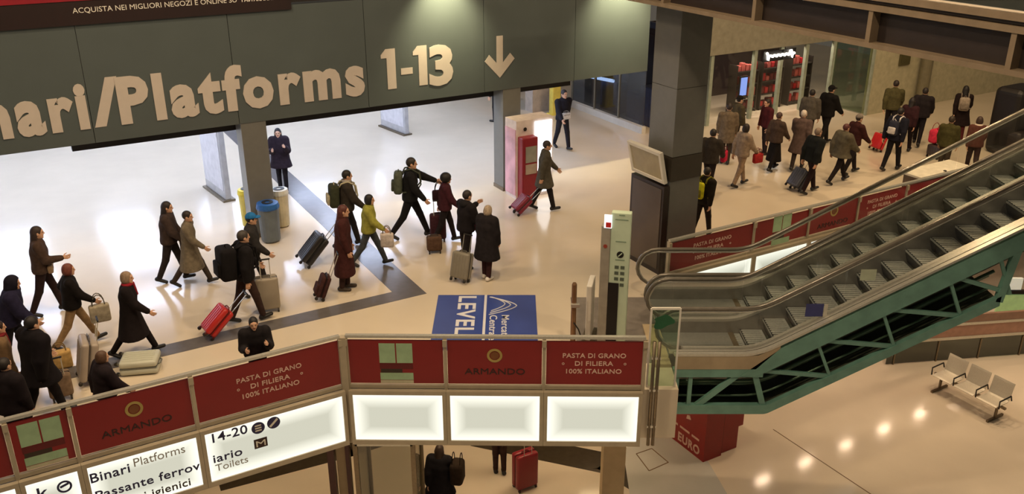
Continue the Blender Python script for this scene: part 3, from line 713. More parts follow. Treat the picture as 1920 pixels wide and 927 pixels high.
def escalator(yc, label, near, kx):
    global KX
    KX = kx
    root = thing('escalator', label, 'escalator', (2.8, yc, 0))
    hw = 0.60
    for s in (-1, 1):
        y = yc + s * hw
        # handrail with its newel loop
        loop = []
        for k in range(11):
            a = math.radians(-80 - 190 * k / 10 + 0) 
            loop.append((2.86 + 0.38 * math.cos(math.radians(280 - 190 * k / 10)), y, 0.68 + 0.38 * math.sin(math.radians(280 - 190 * k / 10))))
        pts = loop + [(x, y, z) for x, z in epath(2.95, XE, 1.06)]
        MB().tube(pts, 0.036, 8).build('handrail', M_HANDRAIL, root, smooth=True)
        MB().tube([(p[0] + (0.03 if i < 8 else 0), p[1], p[2] - (0.055 if i >= 6 else 0.0)) for i, p in enumerate(pts)], 0.022, 6).build('handrail_guide', M_STEEL, root, smooth=True)
        # glass panes
        xs = [2.95, KX, 5.6, 7.0, 8.4, 9.8, XE]
        for a, b in zip(xs[:-1], xs[1:]):
            za = max(0, (a - KX) * TAN); zb = max(0, (b - KX) * TAN)
            MB().add([(a + 0.01, y - 0.006, za + 0.29), (b - 0.01, y - 0.006, zb + 0.29), (b - 0.01, y - 0.006, zb + 1.0), (a + 0.01, y - 0.006, za + 1.0),
                      (a + 0.01, y + 0.006, za + 0.29), (b - 0.01, y + 0.006, zb + 0.29), (b - 0.01, y + 0.006, zb + 1.0), (a + 0.01, y + 0.006, za + 1.0)],
                     [(0, 1, 2, 3), (7, 6, 5, 4), (0, 4, 5, 1), (1, 5, 6, 2), (2, 6, 7, 3), (3, 7, 4, 0)]).build('glass_pane', M_GLASS, root)
        # newel glass (half disc)
        MB().prism([(0.36 * math.cos(math.radians(a)), 0.36 * math.sin(math.radians(a))) for a in range(90, 271, 18)] + [(0.09, -0.36), (0.09, 0.36)],
                   (2.86, y + 0.006, 0.66), X, Z, 0.012).build('newel_glass', M_GLASS, root)
        # inner and outer deck, skirt
        MB().sweep(epath(2.72, XE, 0.24), y - 0.095, y + 0.095, 0.0, 0.05).build('deck', M_STEEL, root)
        MB().sweep(epath(2.74, XE, 0.24), y - s * 0.088 - 0.008, y - s * 0.088 + 0.008, -0.60, 0.0).build('skirt', M_SKIRT, root)
    # landing plate and comb
    MB().box(((2.74 + KX - 0.22) / 2, yc, 0.0), (KX - 0.22 - 2.74, 1.0, 0.03)).build('landing_plate', mat('landing_ribbed', (118, 120, 116), rough=0.5, metal=0.1, nscale=30), root)
    MB().box((KX - 0.17, yc, 0.005), (0.10, 1.0, 0.03)).build('comb', mat('comb_grey', (104, 94, 74), rough=0.4, metal=0.4), root)
    # steps
    step0 = None
    N = int((XE - KX - 0.1) / 0.4)
    for i in range(-1, N):
        x = KX + 0.4 * i + 0.2; z = max(0.0, 0.231 * (i + 0.35))
        if i == -1: z = 0.0
        if step0 is None:
            me = bpy.data.meshes.new('step')
            mb = MB(); mb.box((0, 0, -0.02), (0.40, 0.98, 0.04)); n1 = len(mb.f)
            for k in range(12): mb.box((-0.02, -0.44 + 0.08 * k, 0.004), (0.34, 0.035, 0.010))
            n2 = len(mb.f)
            prof = [(-0.20, -0.0), (-0.19, -0.08), (-0.165, -0.16), (-0.13, -0.25)]
            for a, b in zip(prof[:-1], prof[1:]):
                mb.add([(a[0], -0.49, a[1]), (a[0], 0.49, a[1]), (b[0], 0.49, b[1]), (b[0], -0.49, b[1]),
                        (a[0] + 0.03, -0.49, a[1]), (a[0] + 0.03, 0.49, a[1]), (b[0] + 0.03, 0.49, b[1]), (b[0] + 0.03, -0.49, b[1])],
                       [(0, 1, 2, 3), (7, 6, 5, 4), (0, 4, 5, 1), (2, 6, 7, 3), (0, 3, 7, 4), (1, 5, 6, 2)])
            me.from_pydata([tuple(p) for p in mb.v], [], mb.f)
            me.polygons.foreach_set('material_index', [0] * n2 + [1] * (len(mb.f) - n2))
            step0 = link_mesh('step', me, [M_TREAD, M_RISER], root, (x, yc, z)); p0 = Vector((x, yc, z))
        else: again(step0, root, Vector((x, yc, z)) - p0)
    # dark tray below the steps so that nothing shows through
    MB().sweep(epath(2.8, XE, 0.0), yc - 0.5, yc + 0.5, -0.42, -0.34).build('pan', M_INNER, root)
    # truss
    y0, y1 = yc - 0.76, yc + 0.64
    XB = 8.15                                       # the bottom chord ends here
    def ztop(x): return max(0.0, (x - KX) * TAN) - 0.06
    def zbot(x): return max(0.0, (x - KX - 0.25) * TAN) - 0.82
    for y in ((y0, y1) if near else (y1,)):
        MB().sweep([(2.78, -0.06), (KX + 0.12, -0.06)], y - 0.05, y + 0.05, -0.10, 0.06).build('top_chord', M_GREEN, root)
        MB().prism([(KX - 0.28, -0.14), (KX + 0.02, -0.14), (KX + 0.3, 0.02), (XE, (XE - KX - 0.3) * TAN + 0.02), (XE, (XE - KX) * TAN + 0.21), (KX + 0.36, 0.36 * TAN + 0.19)], (0, y + 0.055, 0), X, Z, 0.11).build('top_chord', M_GREEN, root)
        MB().sweep(epath(2.78, XB, -0.86, KX + 0.25, 0.06), y - 0.05, y + 0.05, -0.05, 0.13).build('bottom_chord', M_GREEN, root)
        MB().bar((XB - 0.02, y, zbot(XB) - 0.02), (XB + 0.12, y, ztop(XB + 0.12)), 0.1, 0.12, up=X).build('end_member', M_GREEN, root)
        for x, w in ((2.84, 0.12), (3.1, 0.07)):
            MB().bar((x, y, -0.8), (x, y, -0.1), 0.06, w, up=X).build('vertical', M_GREEN, root)
        MB().bar((3.22, y, -0.78), (3.95, y, -0.1), 0.06, 0.10, up=X).build('diagonal', M_GREEN, root)
        xs = [4.2, 5.22, 6.24, 7.26, 8.0]
        for i, x in enumerate(xs):
            top = Vector((x, y, ztop(x) - 0.03)); bot = Vector((x + 0.30 if i else x + 0.22, y, zbot(x + 0.30 if i else x + 0.22) + 0.03))
            MB().bar(top, bot, 0.06, 0.10 if i == 0 else 0.05, up=X).build('vertical', M_GREEN, root)
            if i < len(xs) - 1:
                x2 = xs[i + 1] + 0.28
                MB().bar((x + 0.12, y, ztop(x + 0.12) - 0.05), (x2, y, zbot(x2) + 0.06), 0.05, 0.07, up=X).build('diagonal', M_GREEN, root)
        for xx in (9.0, 9.9, 10.8):
            MB().bar((xx, y, ztop(xx)), (xx + 0.1, y, ztop(xx) - 0.32), 0.05, 0.05, up=X).build('vertical', M_GREEN, root)
    if near:
        # pipes and tracks visible inside the truss
        for off, yy, r in ((-0.36, yc - 0.60, 0.03), (-0.50, yc - 0.45, 0.035), (-0.64, yc - 0.62, 0.022)):
            MB().tube([(x, yy, z) for x, z in epath(2.9, XB - 0.1, off, KX + 0.15)], r, 6).build('return_track', mat('track_green', (92, 118, 98), rough=0.35, metal=0.4), root, smooth=True)
        MB().sweep(epath(2.86, XB - 0.1, -0.5, KX + 0.12), yc + 0.1, yc + 0.14, -0.34, 0.40).build('drive_casing', M_INNER, root)
        MB().sweep(epath(2.86, XB, -0.86, KX + 0.25, 0.06), y0 + 0.06, y1 - 0.06, 0.0, 0.03).build('soffit_sheet', M_INNER, root)
        MB().prism([(2.8, 0.0), (KX - 0.02, 0.0), (KX + 0.36, 0.36 * TAN + 0.2), (KX + 0.36, 0.36 * TAN + 0.26), (KX, 0.27), (2.8, 0.27)], (0, y0 - 0.04, 0), X, Z, 0.015).build('outer_cladding', M_CLAD, root)
        MB().sweep(epath(2.78, XE, 0.27), y0 - 0.06, y0 + 0.03, -0.015, 0.03).build('outer_trim', M_STEEL, root)
        MB().box((2.60, yc + 0.0, -0.42), (0.30, 1.50, 0.96)).build('end_block', M_BEIGE, root)
        # small flat patches of blue, cream and pale green on the glass
        for (px, py, w, h, c) in ((1527, 582, 0.30, 0.24, (66, 70, 130)), (1548, 584, 0.06, 0.26, (216, 210, 196)), (1628, 516, 0.26, 0.2, (190, 200, 176))):
            q = on_plane(px, py, (0, yc - 0.6 - 0.012, 0), Y)
            MB().box(q, (w, 0.004, h)).build('sticker', mat('sticker_%d' % px, c, rough=0.4), root)
    return root
ES_N = 14.40; ES_F = 15.80
escalator(ES_N, 'nearer escalator rising to the right on a green steel truss', True, 4.22)
escalator(ES_F, 'farther escalator rising to the right beside the red balustrade', False, 4.62)
KX = 4.22
# white framed glass screen with a green sticker at the escalator end
gsn = thing('end_screen', 'white framed glass screen with green sticker at the escalator end', 'screen', (2.62, 13.2, 0))
fy = 13.02
q = [on_plane(1222, 579, (0, fy, 0), Y), on_plane(1276, 581, (0, fy, 0), Y), on_plane(1270, 660, (0, fy, 0), Y), on_plane(1228, 634, (0, fy, 0), Y)]
xa, xb, zt = q[0].x, q[1].x, q[0].z
MB().bar((xa, fy, zt), (xb, fy, zt), 0.035, 0.035).build('frame_top', M_WHITE, gsn)
MB().bar((xa, fy, 0.0), (xa, fy, zt), 0.03, 0.03, up=X).build('frame_post', M_WHITE, gsn)
MB().bar((xb, fy, -0.05), (xb, fy, zt), 0.03, 0.03, up=X).build('frame_post', M_WHITE, gsn)
MB().box(((xa + xb) / 2, fy, zt / 2), (xb - xa - 0.03, 0.012, zt - 0.04)).build('pane', glass('pale_green_glass', (0.74, 0.84, 0.74), 0.2), gsn)
stc = on_plane(1243, 604, (0, fy - 0.01, 0), Y)
MB().prism([(0.16 * math.cos(a) * (1 + 0.25 * math.cos(3 * a)), 0.12 * math.sin(a) * (1 + 0.3 * math.sin(2 * a))) for a in [2 * math.pi * k / 24 for k in range(24)]],
           stc, X, Z, 0.003).build('sticker', mat('sticker_green', (34, 92, 60), rough=0.5), gsn)

# ================================================================ info totem, stanchion and white board before the escalators
T0 = Vector((1.80, 14.35, 0))
tt = thing('info_totem', 'tall pale green information totem with icons and black lower face', 'totem', T0)
td = Vector((math.cos(math.radians(-12)), math.sin(math.radians(-12)), 0)); tn2 = td.cross(Z)
M_TOT = mat('totem_green', (196, 214, 190), rough=0.4, noise=0.04)
MB().rbox(T0 + td * 0.06 + Z * 1.34, (0.34, 0.14, 2.56), (td, tn2, Z), 0.015, 2).build('board', M_TOT, tt)
MB().rbox(T0 - td * 0.19 + Z * 1.22, (0.16, 0.16, 2.30), (td, tn2, Z), 0.015, 2).build('side_board', mat('totem_grey', (158, 152, 140), rough=0.4), tt)
MB().box(T0 - td * 0.02 + tn2 * 0.078 + Z * 0.72, (0.18, 0.012, 1.20), (td, tn2, Z)).build('black_face', M_BLACK, tt)
MB().box(T0 + Z * 0.03, (0.60, 0.34, 0.06), (td, tn2, Z)).build('foot', M_STEELD, tt)
MB().box(T0 - td * 0.16 + tn2 * 0.086 + Z * 2.46, (0.13, 0.02, 0.24), (td, tn2, Z)).build('lit_square', lit('lit_white', (255, 248, 240), 1.5), tt)
MB().box(T0 - td * 0.15 + tn2 * 0.10 + Z * 2.40, (0.09, 0.012, 0.09), (td, tn2, Z)).build('red_square', mat('sq_red', (206, 40, 44)), tt)
disc(MB(), T0 - td * 0.19 + tn2 * 0.084 + Z * 2.0, td, Z, 0, 0.035, n=16).build('red_dot', mat('dot_red', (150, 60, 46)), tt)
ic = disc(MB(), T0 + td * 0.07 + tn2 * 0.072 + Z * 1.86, td, Z, 0, 0.06, n=20).build('round_icon', M_BLACK, tt)
MB().box(T0 + td * 0.07 + tn2 * 0.079 + Z * 1.86, (0.09, 0.004, 0.016), ((td + Z).normalized(), tn2, (Z - td).normalized())).build('icon_line', M_TOT, ic)
for zz, w in ((2.58, 0.10), (2.50, 0.22), (2.10, 0.18), (1.76, 0.16)):
    MB().box(T0 + td * 0.07 + tn2 * 0.072 + Z * zz, (w, 0.004, 0.018), (td, tn2, Z)).build('text_line', mat('totem_text', (128, 150, 130)), tt)
for k in range(4):
    for s in (-1, 1):
        MB().box(T0 + td * (0.07 + 0.05 * s) + tn2 * 0.072 + Z * (1.62 - 0.11 * k), (0.07, 0.004, 0.06), (td, tn2, Z)).build('icon', mat('totem_icon', (84, 96, 84)), tt)
st = thing('stanchion', 'brown steel stanchion with a clamp beside the white board', 'stanchion', (1.08, 14.2, 0))
MB().lathe([(0.16, 0), (0.16, 0.02), (0.05, 0.05), (0.045, 1.33), (0.03, 1.36)], (1.08, 14.2, 0), 14).build('post', mat('stanchion_brown', (140, 108, 80), rough=0.35, metal=0.5), st, smooth=False)
MB().box((1.10, 14.15, 0.95), (0.15, 0.08, 0.06)).build('clamp', M_STEEL, st)
MB().tube([(1.08, 14.13, 0.62), (1.16, 14.08, 0.52), (1.2, 14.1, 0.4)], 0.012, 6).build('cable', M_BLACK, st)
wb = thing('white_board', 'white waist-high board between stanchion and totem', 'board', (1.42, 14.75, 0))
MB().rbox((1.42, 14.75, 0.6), (0.10, 0.5, 1.1), (td, tn2, Z), 0.02, 2).build('board', M_WHITE, wb)
MB().box((1.42, 14.75, 0.03), (0.22, 0.6, 0.05), (td, tn2, Z)).build('foot', M_STEELD, wb)

# ================================================================ blue floor emblem
ea, eb = at(822, 554), at(1004, 557)
ex0, ex1, ey1, ey0 = ea.x, eb.x, ea.y, 14.25
emb = thing('floor_emblem', 'blue floor sticker with white LEVEL lettering and arc logo', 'floor sticker', ((ex0 + ex1) / 2, (ey0 + ey1) / 2, 0))
M_BLUE = mat('emblem_blue', (58, 76, 148), rough=0.3, noise=0.06, nscale=2)
MB().box(((ex0 + ex1) / 2, (ey0 + ey1) / 2, 0.003), (ex1 - ex0, ey1 - ey0, 0.006)).build('sheet', M_BLUE, emb)
M_EW = mat('emblem_white', (220, 220, 224), rough=0.35, noise=0.03)
xl = ex0 + (ex1 - ex0) * 0.49
MB().box((xl, (ey0 + ey1) / 2, 0.0075), (0.05, ey1 - ey0, 0.003)).build('divider', M_EW, emb)
# lettering runs towards the camera, its head to the right
text('LEVEL', (ex0 + 0.43, ey1 - 0.06, 0.008), -Y, X, 0.36, M_EW, emb, width=1.62, bold=0.02, extrude=0.002)
text('Mercato', (xl + 0.33, ey1 - 0.90, 0.008), -Y, X, 0.15, M_EW, emb, width=0.95, bold=0.01, extrude=0.002)
text('Centrale', (xl + 0.10, ey1 - 0.90, 0.008), -Y, X, 0.15, M_EW, emb, width=1.0, bold=0.01, extrude=0.002)
for (x0_, x1_, yb) in ((xl + 0.08, xl + 0.62, 0.78), (xl + 0.10, xl + 0.50, 0.70), (xl + 0.12, xl + 0.39, 0.62)):
    pts = []
    for k in range(15):
        t = k / 14; pts.append((x0_ + (x1_ - x0_) * math.sin(math.pi * (0.12 + 0.88 * t)) ** 0.8 if False else x0_ + (x1_ - x0_) * (1 - abs(2 * t - 1.0) ** 1.6), ey1 - 0.10 - yb * t, 0.009))
    MB().tube(pts, 0.012, 5).build('arc', M_EW, emb)

# ================================================================ ticket kiosk under the beam
K0 = Vector((0.11, 22.18, 0))
kk = thing('ticket_kiosk', 'white and pink kiosk box with a red ticket machine and a lit panel', 'kiosk', K0 + U * 0.55 + V * 0.3)
MB().box(K0 + U * 0.56 + V * 0.30 + Z * 1.04, (1.10, 0.56, 2.08), (U, V, Z)).build('body', mat('kiosk_white', (226, 214, 210), rough=0.5), kk)
MB().box(K0 + U * 0.0 + V * 0.30 + Z * 0.98, (0.02, 0.52, 1.75), (U, V, Z)).build('side_print', mat('kiosk_pink', (214, 168, 182), rough=0.45, noise=0.25, nscale=2.5), kk)
MB().rbox(K0 + U * 0.28 - V * 0.10 + Z * 0.86, (0.46, 0.26, 1.66), (U, V, Z), 0.03, 2).build('machine_body', mat('kiosk_red', (140, 28, 44), rough=0.4), kk)
MB().box(K0 + U * 0.30 - V * 0.235 + Z * 1.25, (0.32, 0.02, 0.42), (U, V, Z)).build('machine_screen', mat('kiosk_screen', (150, 150, 140), rough=0.25), kk)
MB().box(K0 + U * 0.30 - V * 0.235 + Z * 0.86, (0.32, 0.02, 0.26), (U, V, Z)).build('machine_tray', mat('kiosk_tray', (176, 160, 146), rough=0.4), kk)
MB().box(K0 + U * 0.80 - V * 0.0 + Z * 1.06, (0.50, 0.03, 1.9), (U, V, Z)).build('lit_panel', lit('kiosk_light', (255, 255, 255), 3.0), kk)
disc(MB(), K0 + U * 0.25 + nB * 0.012 + Z * 1.86, U, Z, 0, 0.05, n=14).build('badge', M_BLACK, kk)

# ================================================================ waste bins at the left pillar
def bin_(px, py, rgb, top, lab, r=0.2, h=0.95):
    c = at(px, py); o = thing('waste_bin', lab, 'bin', c, 'recycling bins at the pillar')
    MB().lathe([(r * 0.82, 0.03), (r * 0.9, 0.06), (r, h * 0.86)], c, 18).build('barrel', mat('bin_%d' % px, rgb, rough=0.5), o, smooth=False)
    MB().lathe([(r * 1.08, h * 0.86), (r * 1.1, h * 0.9), (r * 1.0, h * 0.99), (r * 0.6, h)], c, 18).build('lid', mat('lid_%d' % px, top, rough=0.45), o)
    disc(MB(), c + Z * (h * 1.0), X, Y, 0.06, 0.13, 0.012, 16).build('opening_ring', M_BLACK, o)
    for k in range(3):
        a = k * 2.1; MB().box(c + Vector((r * 0.6 * math.cos(a), r * 0.6 * math.sin(a), 0.015)), (0.05, 0.05, 0.03)).build('foot', M_BLACK, o)
bin_(470, 424, (206, 190, 90), (218, 200, 60), 'yellow-topped waste bin left of the blue bin at the pillar foot')
bin_(509, 452, (96, 104, 108), (36, 92, 160), 'grey waste bin with blue top at the pillar foot', 0.24)
bin_(530, 424, (196, 186, 154), (206, 206, 196), 'beige waste bin right of the blue bin at the pillar foot')

# ================================================================ black booth and white counter, far right
c = at(1886, 285); 
bb = thing('black_booth', 'black rounded booth behind the red barrier at the right edge', 'booth', c)
MB().rbox(c + Z * 1.0 + U * 0.1, (1.25, 0.9, 2.0), (U, V, Z), 0.18, 4).build('shell', mat('booth_black', (20, 16, 16), rough=0.5), bb)
MB().rbox(c + Z * 0.40 - V * 0.2 + U * 0.15, (1.35, 0.9, 0.8), (U, V, Z), 0.12, 3).build('counter', mat('booth_brown', (34, 26, 24), rough=0.5), bb)
pa, pb = at(1706, 328, 1.02), at(1845, 318, 1.02)
wc = thing('white_counter', 'white glossy counter top beyond the escalator handrail', 'counter', ((pa.x + pb.x) / 2, (pa.y + pb.y) / 2, 0))
cq = C4 + U * ((pa + pb) / 2 - C4).dot(U) + V * 0.45
MB().box(cq + Z * 1.0, (1.9, 0.62, 0.05), (U, V, Z)).build('top', mat('counter_white', (236, 228, 210), rough=0.3), wc)
MB().box(cq + Z * 0.49, (1.7, 0.5, 0.97), (U, V, Z)).build('base', mat('counter_base', (110, 92, 76), rough=0.5), wc)
MB().box(cq - V * 0.27 + Z * 1.035, (0.06, 0.06, 0.02), (U, V, Z)).build('dark_cap', M_BLACK, wc)

# ================================================================ lower hall
# warm soffit lamps below the slab
k = 0
SOFF = [(-5.5, 15.0), (-1.2, 14.6), (0.8, 16.2), (2.2, 19.0), (-3.5, 18.5)]
names = ['under the slanting balustrade', 'under the middle light box', 'behind the beige column', 'farthest back', 'left at the back']
row = None
for k_ in range(6):
    c = Vector((6.73, 20.0, -0.98)) + U * (1.6 * k_)
    r = thing('row_lamp', 'small oblong lamp in the soffit row behind the escalators, %s from left' % ['first', 'second', 'third', 'fourth', 'fifth', 'sixth'][k_], 'lamp', c, 'oblong soffit lamps')
    if row is None:
        row = [MB().box(c + Z * 0.01, (0.5, 0.2, 0.04), (U, V, Z)).build('rim', M_ALU, r), MB().box(c - Z * 0.02, (0.42, 0.14, 0.03), (U, V, Z)).build('diffuser', lit('row_warm', (255, 220, 186), 40.0), r)]
    else:
        for q_ in row: again(q_, r, (0, 0, 0))
sl = None
for (x, y), nm in zip(SOFF, names):
    r = thing('soffit_lamp', 'square warm lamp in the slab soffit of the lower hall, ' + nm, 'lamp', (x, y, -0.98), 'soffit lamps of the lower hall')
    if sl is None:
        sl = [MB().box((x, y, -0.97), (0.95, 0.95, 0.04)).build('rim', M_ALU, r), MB().box((x, y, -1.0), (0.84, 0.84, 0.03)).build('diffuser', lit('soffit_warm', (255, 222, 172), 11.0), r)]
    else:
        for p in sl: again(p, r, (0, 0, 0))
# beige column
c = low_at(1143, 985); cb = thing('pillar', 'beige square column of the lower hall under the right light box', 'pillar', c)
MB().box((c.x, c.y, (LOW - 0.95) / 2), (0.42, 0.42, -0.95 - LOW)).build('shaft', M_BEIGE, cb)
MB().box((c.x, c.y, LOW + 0.06), (0.46, 0.46, 0.12)).build('plinth', M_STEELD, cb)
# glass enclosure under the corner post
gx0, gx1, gy = -2.75, -1.74, 13.3
ge = thing('glass_enclosure', 'steel framed glass enclosure of the lower hall below the corner post', 'enclosure', ((gx0 + gx1) / 2, gy + 0.4, LOW))
ztop_ = -1.32
for x_ in (gx0, gx1):
    MB().box((x_, gy, (LOW + ztop_) / 2), (0.08, 0.08, ztop_ - LOW)).build('post', M_STEELD, ge)
    MB().box((x_, gy + 1.2, (LOW + ztop_) / 2), (0.08, 0.08, ztop_ - LOW)).build('post', M_STEELD, ge)
    MB().bar((x_, gy, ztop_), (x_, gy + 1.2, ztop_), 0.07, 0.07).build('side_rail', M_STEELD, ge)
    MB().box((x_, gy + 0.6, (LOW + ztop_) / 2), (0.014, 1.1, ztop_ - LOW - 0.1)).build('pane', glass('grey_glass', (0.62, 0.62, 0.58), 0.15), ge)
MB().bar((gx0, gy, ztop_), (gx1, gy, ztop_), 0.08, 0.07).build('front_rail', M_STEEL, ge)
MB().box(((gx0 + gx1) / 2, gy, (LOW + ztop_) / 2), (gx1 - gx0 - 0.08, 0.014, ztop_ - LOW - 0.1)).build('pane', glass('grey_glass', (0.62, 0.62, 0.58), 0.15), ge)
# dark red posts left of it
rp = thing('red_portal', 'dark red portal frame left of the glass enclosure', 'portal', (-3.1, 13.5, LOW))
for x_, w_ in ((-3.22, 0.12), (-2.92, 0.07)):
    MB().box((x_, 13.45, (LOW - 1.2) / 2), (w_, 0.14, -1.2 - LOW)).build('post', mat('portal_red', (70, 18, 18), rough=0.4), rp)
MB().box((-3.07, 13.45, -1.24), (0.42, 0.14, 0.08)).build('lintel', mat('portal_red', (70, 18, 18)), rp)
MB().box((-3.06, 13.5, (LOW - 1.3) / 2), (0.16, 0.03, -1.3 - LOW)).build('infill', M_BEIGE, rp)
# red box kiosk below the truss
R0 = low_at(1318, 868)
rk = thing('red_kiosk', 'red promotional box kiosk with white lettering below the green truss', 'kiosk', R0 + U * 0.4 + V * 0.5)
M_KR = mat('kiosk_bright_red', (150, 26, 28), rough=0.4, noise=0.06)
MB().box(R0 + U * 0.26 + V * 0.62 + Z * 0.75, (0.52, 1.24, 1.5), (U, V, Z)).build('body', M_KR, rk)
MB().box(R0 + U * 0.55 + V * 0.55 + Z * 0.75, (0.06, 1.0, 1.46), (U, V, Z)).build('gap', mat('kiosk_deepred', (84, 12, 12)), rk)
MB().box(R0 + U * 0.80 + V * 0.55 + Z * 0.72, (0.44, 1.0, 1.42), (U, V, Z)).build('side_unit', M_KR, rk)
MB().box(R0 + U * 1.08 + V * 0.5 + Z * 1.0, (0.14, 0.9, 0.86), (U, V, Z)).build('side_shelf', M_KR, rk)
nk = -V.cross(Z) # outward normal of the left face is -U
text('EURO', R0 - U * 0.004 + V * 0.86 + Z * 0.10, -V, Z, 0.22, M_PINK, rk, width=0.72, bold=0.03)
for k_, (a, b) in enumerate(((1.12, 0.9), (0.82, 0.5), (0.42, 0.18))):
    MB().box(R0 - U * 0.006 + V * ((a + b) / 2) + Z * 0.47, (0.006, a - b, 0.05), (U, V, Z)).build('print_line', M_PINK, rk)
for a in (0.55, 0.85):
    MB().prism([(-0.09, 0), (0.07, 0.05), (0.02, 0.14), (-0.07, 0.1)], R0 - U * 0.004 + V * a + Z * 0.78, -V, Z, 0.006).build('print_mark', M_PINK, rk)
# bench of three perforated seats
bc = at(1818, 728, LOW + 0.45); bc.z = LOW
bn = thing('bench', 'three seat white metal waiting bench of the lower hall', 'bench', bc)
M_SEAT = mat('seat_metal', (226, 220, 208), rough=0.4, metal=0.2, noise=0.08, nscale=60)
facing = -U                                   # the sitter looks along this
for i in (-1, 0, 1):
    c = bc - V * (0.6 * i)
    sp_ = [(0.24, 0.425), (0.20, 0.445), (0.0, 0.43), (-0.18, 0.435), (-0.235, 0.47), (-0.27, 0.58), (-0.33, 0.86), (-0.345, 0.90)]
    vs = []; fs = []
    for sx in (-0.26, 0.26):
        for a, b in sp_: vs.append(c + facing * a + V * sx + Z * b)
    n = len(sp_)
    for k_ in range(n - 1): fs.append((k_, k_ + 1, n + k_ + 1, n + k_))
    mb = MB().add(vs, fs)
    o = mb.build('seat', M_SEAT, bn)
    md = o.modifiers.new('thickness', 'SOLIDIFY'); md.thickness = 0.02
    # rows of perforation slots
    for rr_ in range(3):
        MB().box(c + facing * (0.12 - 0.1 * rr_) + Z * 0.447, (0.02, 0.36, 0.004), (facing, V, Z)).build('slot_row', mat('slot_grey', (150, 144, 134)), o)
for i in (-1.5, -0.5, 0.5, 1.5):
    c = bc - V * (0.6 * i)
    MB().tube([c + facing * 0.2 + Z * 0.42, c + facing * 0.22 + Z * 0.62, c - facing * 0.2 + Z * 0.64, c - facing * 0.26 + Z * 0.5], 0.018, 6).build('armrest', M_BLACK, bn)
MB().bar(bc - V * 0.95 + Z * 0.38, bc + V * 0.95 + Z * 0.38, 0.06, 0.05).build('beam', M_STEELD, bn)
for i in (-0.75, 0.75):
    c = bc - V * i
    MB().bar(c + Z * 0.03, c + Z * 0.37, 0.05, 0.05, up=X).build('leg', M_STEELD, bn)
    MB().bar(c + facing * 0.3 + Z * 0.03, c - facing * 0.3 + Z * 0.03, 0.05, 0.05).build('foot_bar', M_STEELD, bn)
# parapet with pink bands behind the bench
pd = Vector((math.cos(math.radians(8)), math.sin(math.radians(8)), 0)); pn_ = pd.cross(Z)
pc = Vector((12.4, 21.15, 0))
pw = thing('parapet', 'parapet with pinkish steel bands over dark glass behind the bench', 'parapet', pc + Z * LOW)
for z0, z1, m, th, nm in ((LOW + 0.02, -3.5, glass('dark_green_glass', (0.16, 0.19, 0.15), 0.4), 0.02, 'dark_glass'), (-3.46, -3.38, M_STEEL, 0.12, 'rail'),
                          (-3.38, -3.06, mat('pink_band', (176, 134, 116), rough=0.4), 0.08, 'band'), (-3.05, -2.98, M_STEEL, 0.12, 'rail'), (-2.98, -2.76, mat('rose_band', (148, 116, 100), rough=0.35), 0.08, 'band')):
    MB().box(pc + Z * ((z0 + z1) / 2), (5.2, th, z1 - z0), (pd, pn_, Z)).build(nm, m, pw)
for k_ in range(5): MB().box(pc + pd * (-2.4 + 1.2 * k_) + Z * ((LOW - 3.5) / 2), (0.04, 0.06, -3.5 - LOW), (pd, pn_, Z)).build('post', M_STEELD, pw)
# green and white hanging sign behind it
q = on_plane(1906, 558, (0, 22.5, 0), Y)
gsg = thing('direction_sign', 'white and green lit sign right of the escalator truss', 'sign', q)
MB().box(q - Z * 0.22, (1.0, 0.08, 0.62)).build('green_face', mat('sign_green', (176, 204, 150), rough=0.4, emit=(150, 190, 120), estr=0.25), gsg)
MB().box(q + Z * 0.42 - X * 0.2, (0.5, 0.08, 0.34)).build('white_face', mat('sign_white', (224, 228, 214), rough=0.4, emit=(224, 228, 214), estr=0.35), gsg)
MB().box(q + Z * 0.17, (1.05, 0.1, 0.1)).build('bar', M_BLACK, gsg)
for s in (-1, 1): MB().bar(q + X * (0.3 * s) + Z * 0.55, q + X * (0.3 * s) + Z * 1.6, 0.02, 0.02, up=X).build('hanger', M_STEELD, gsg)

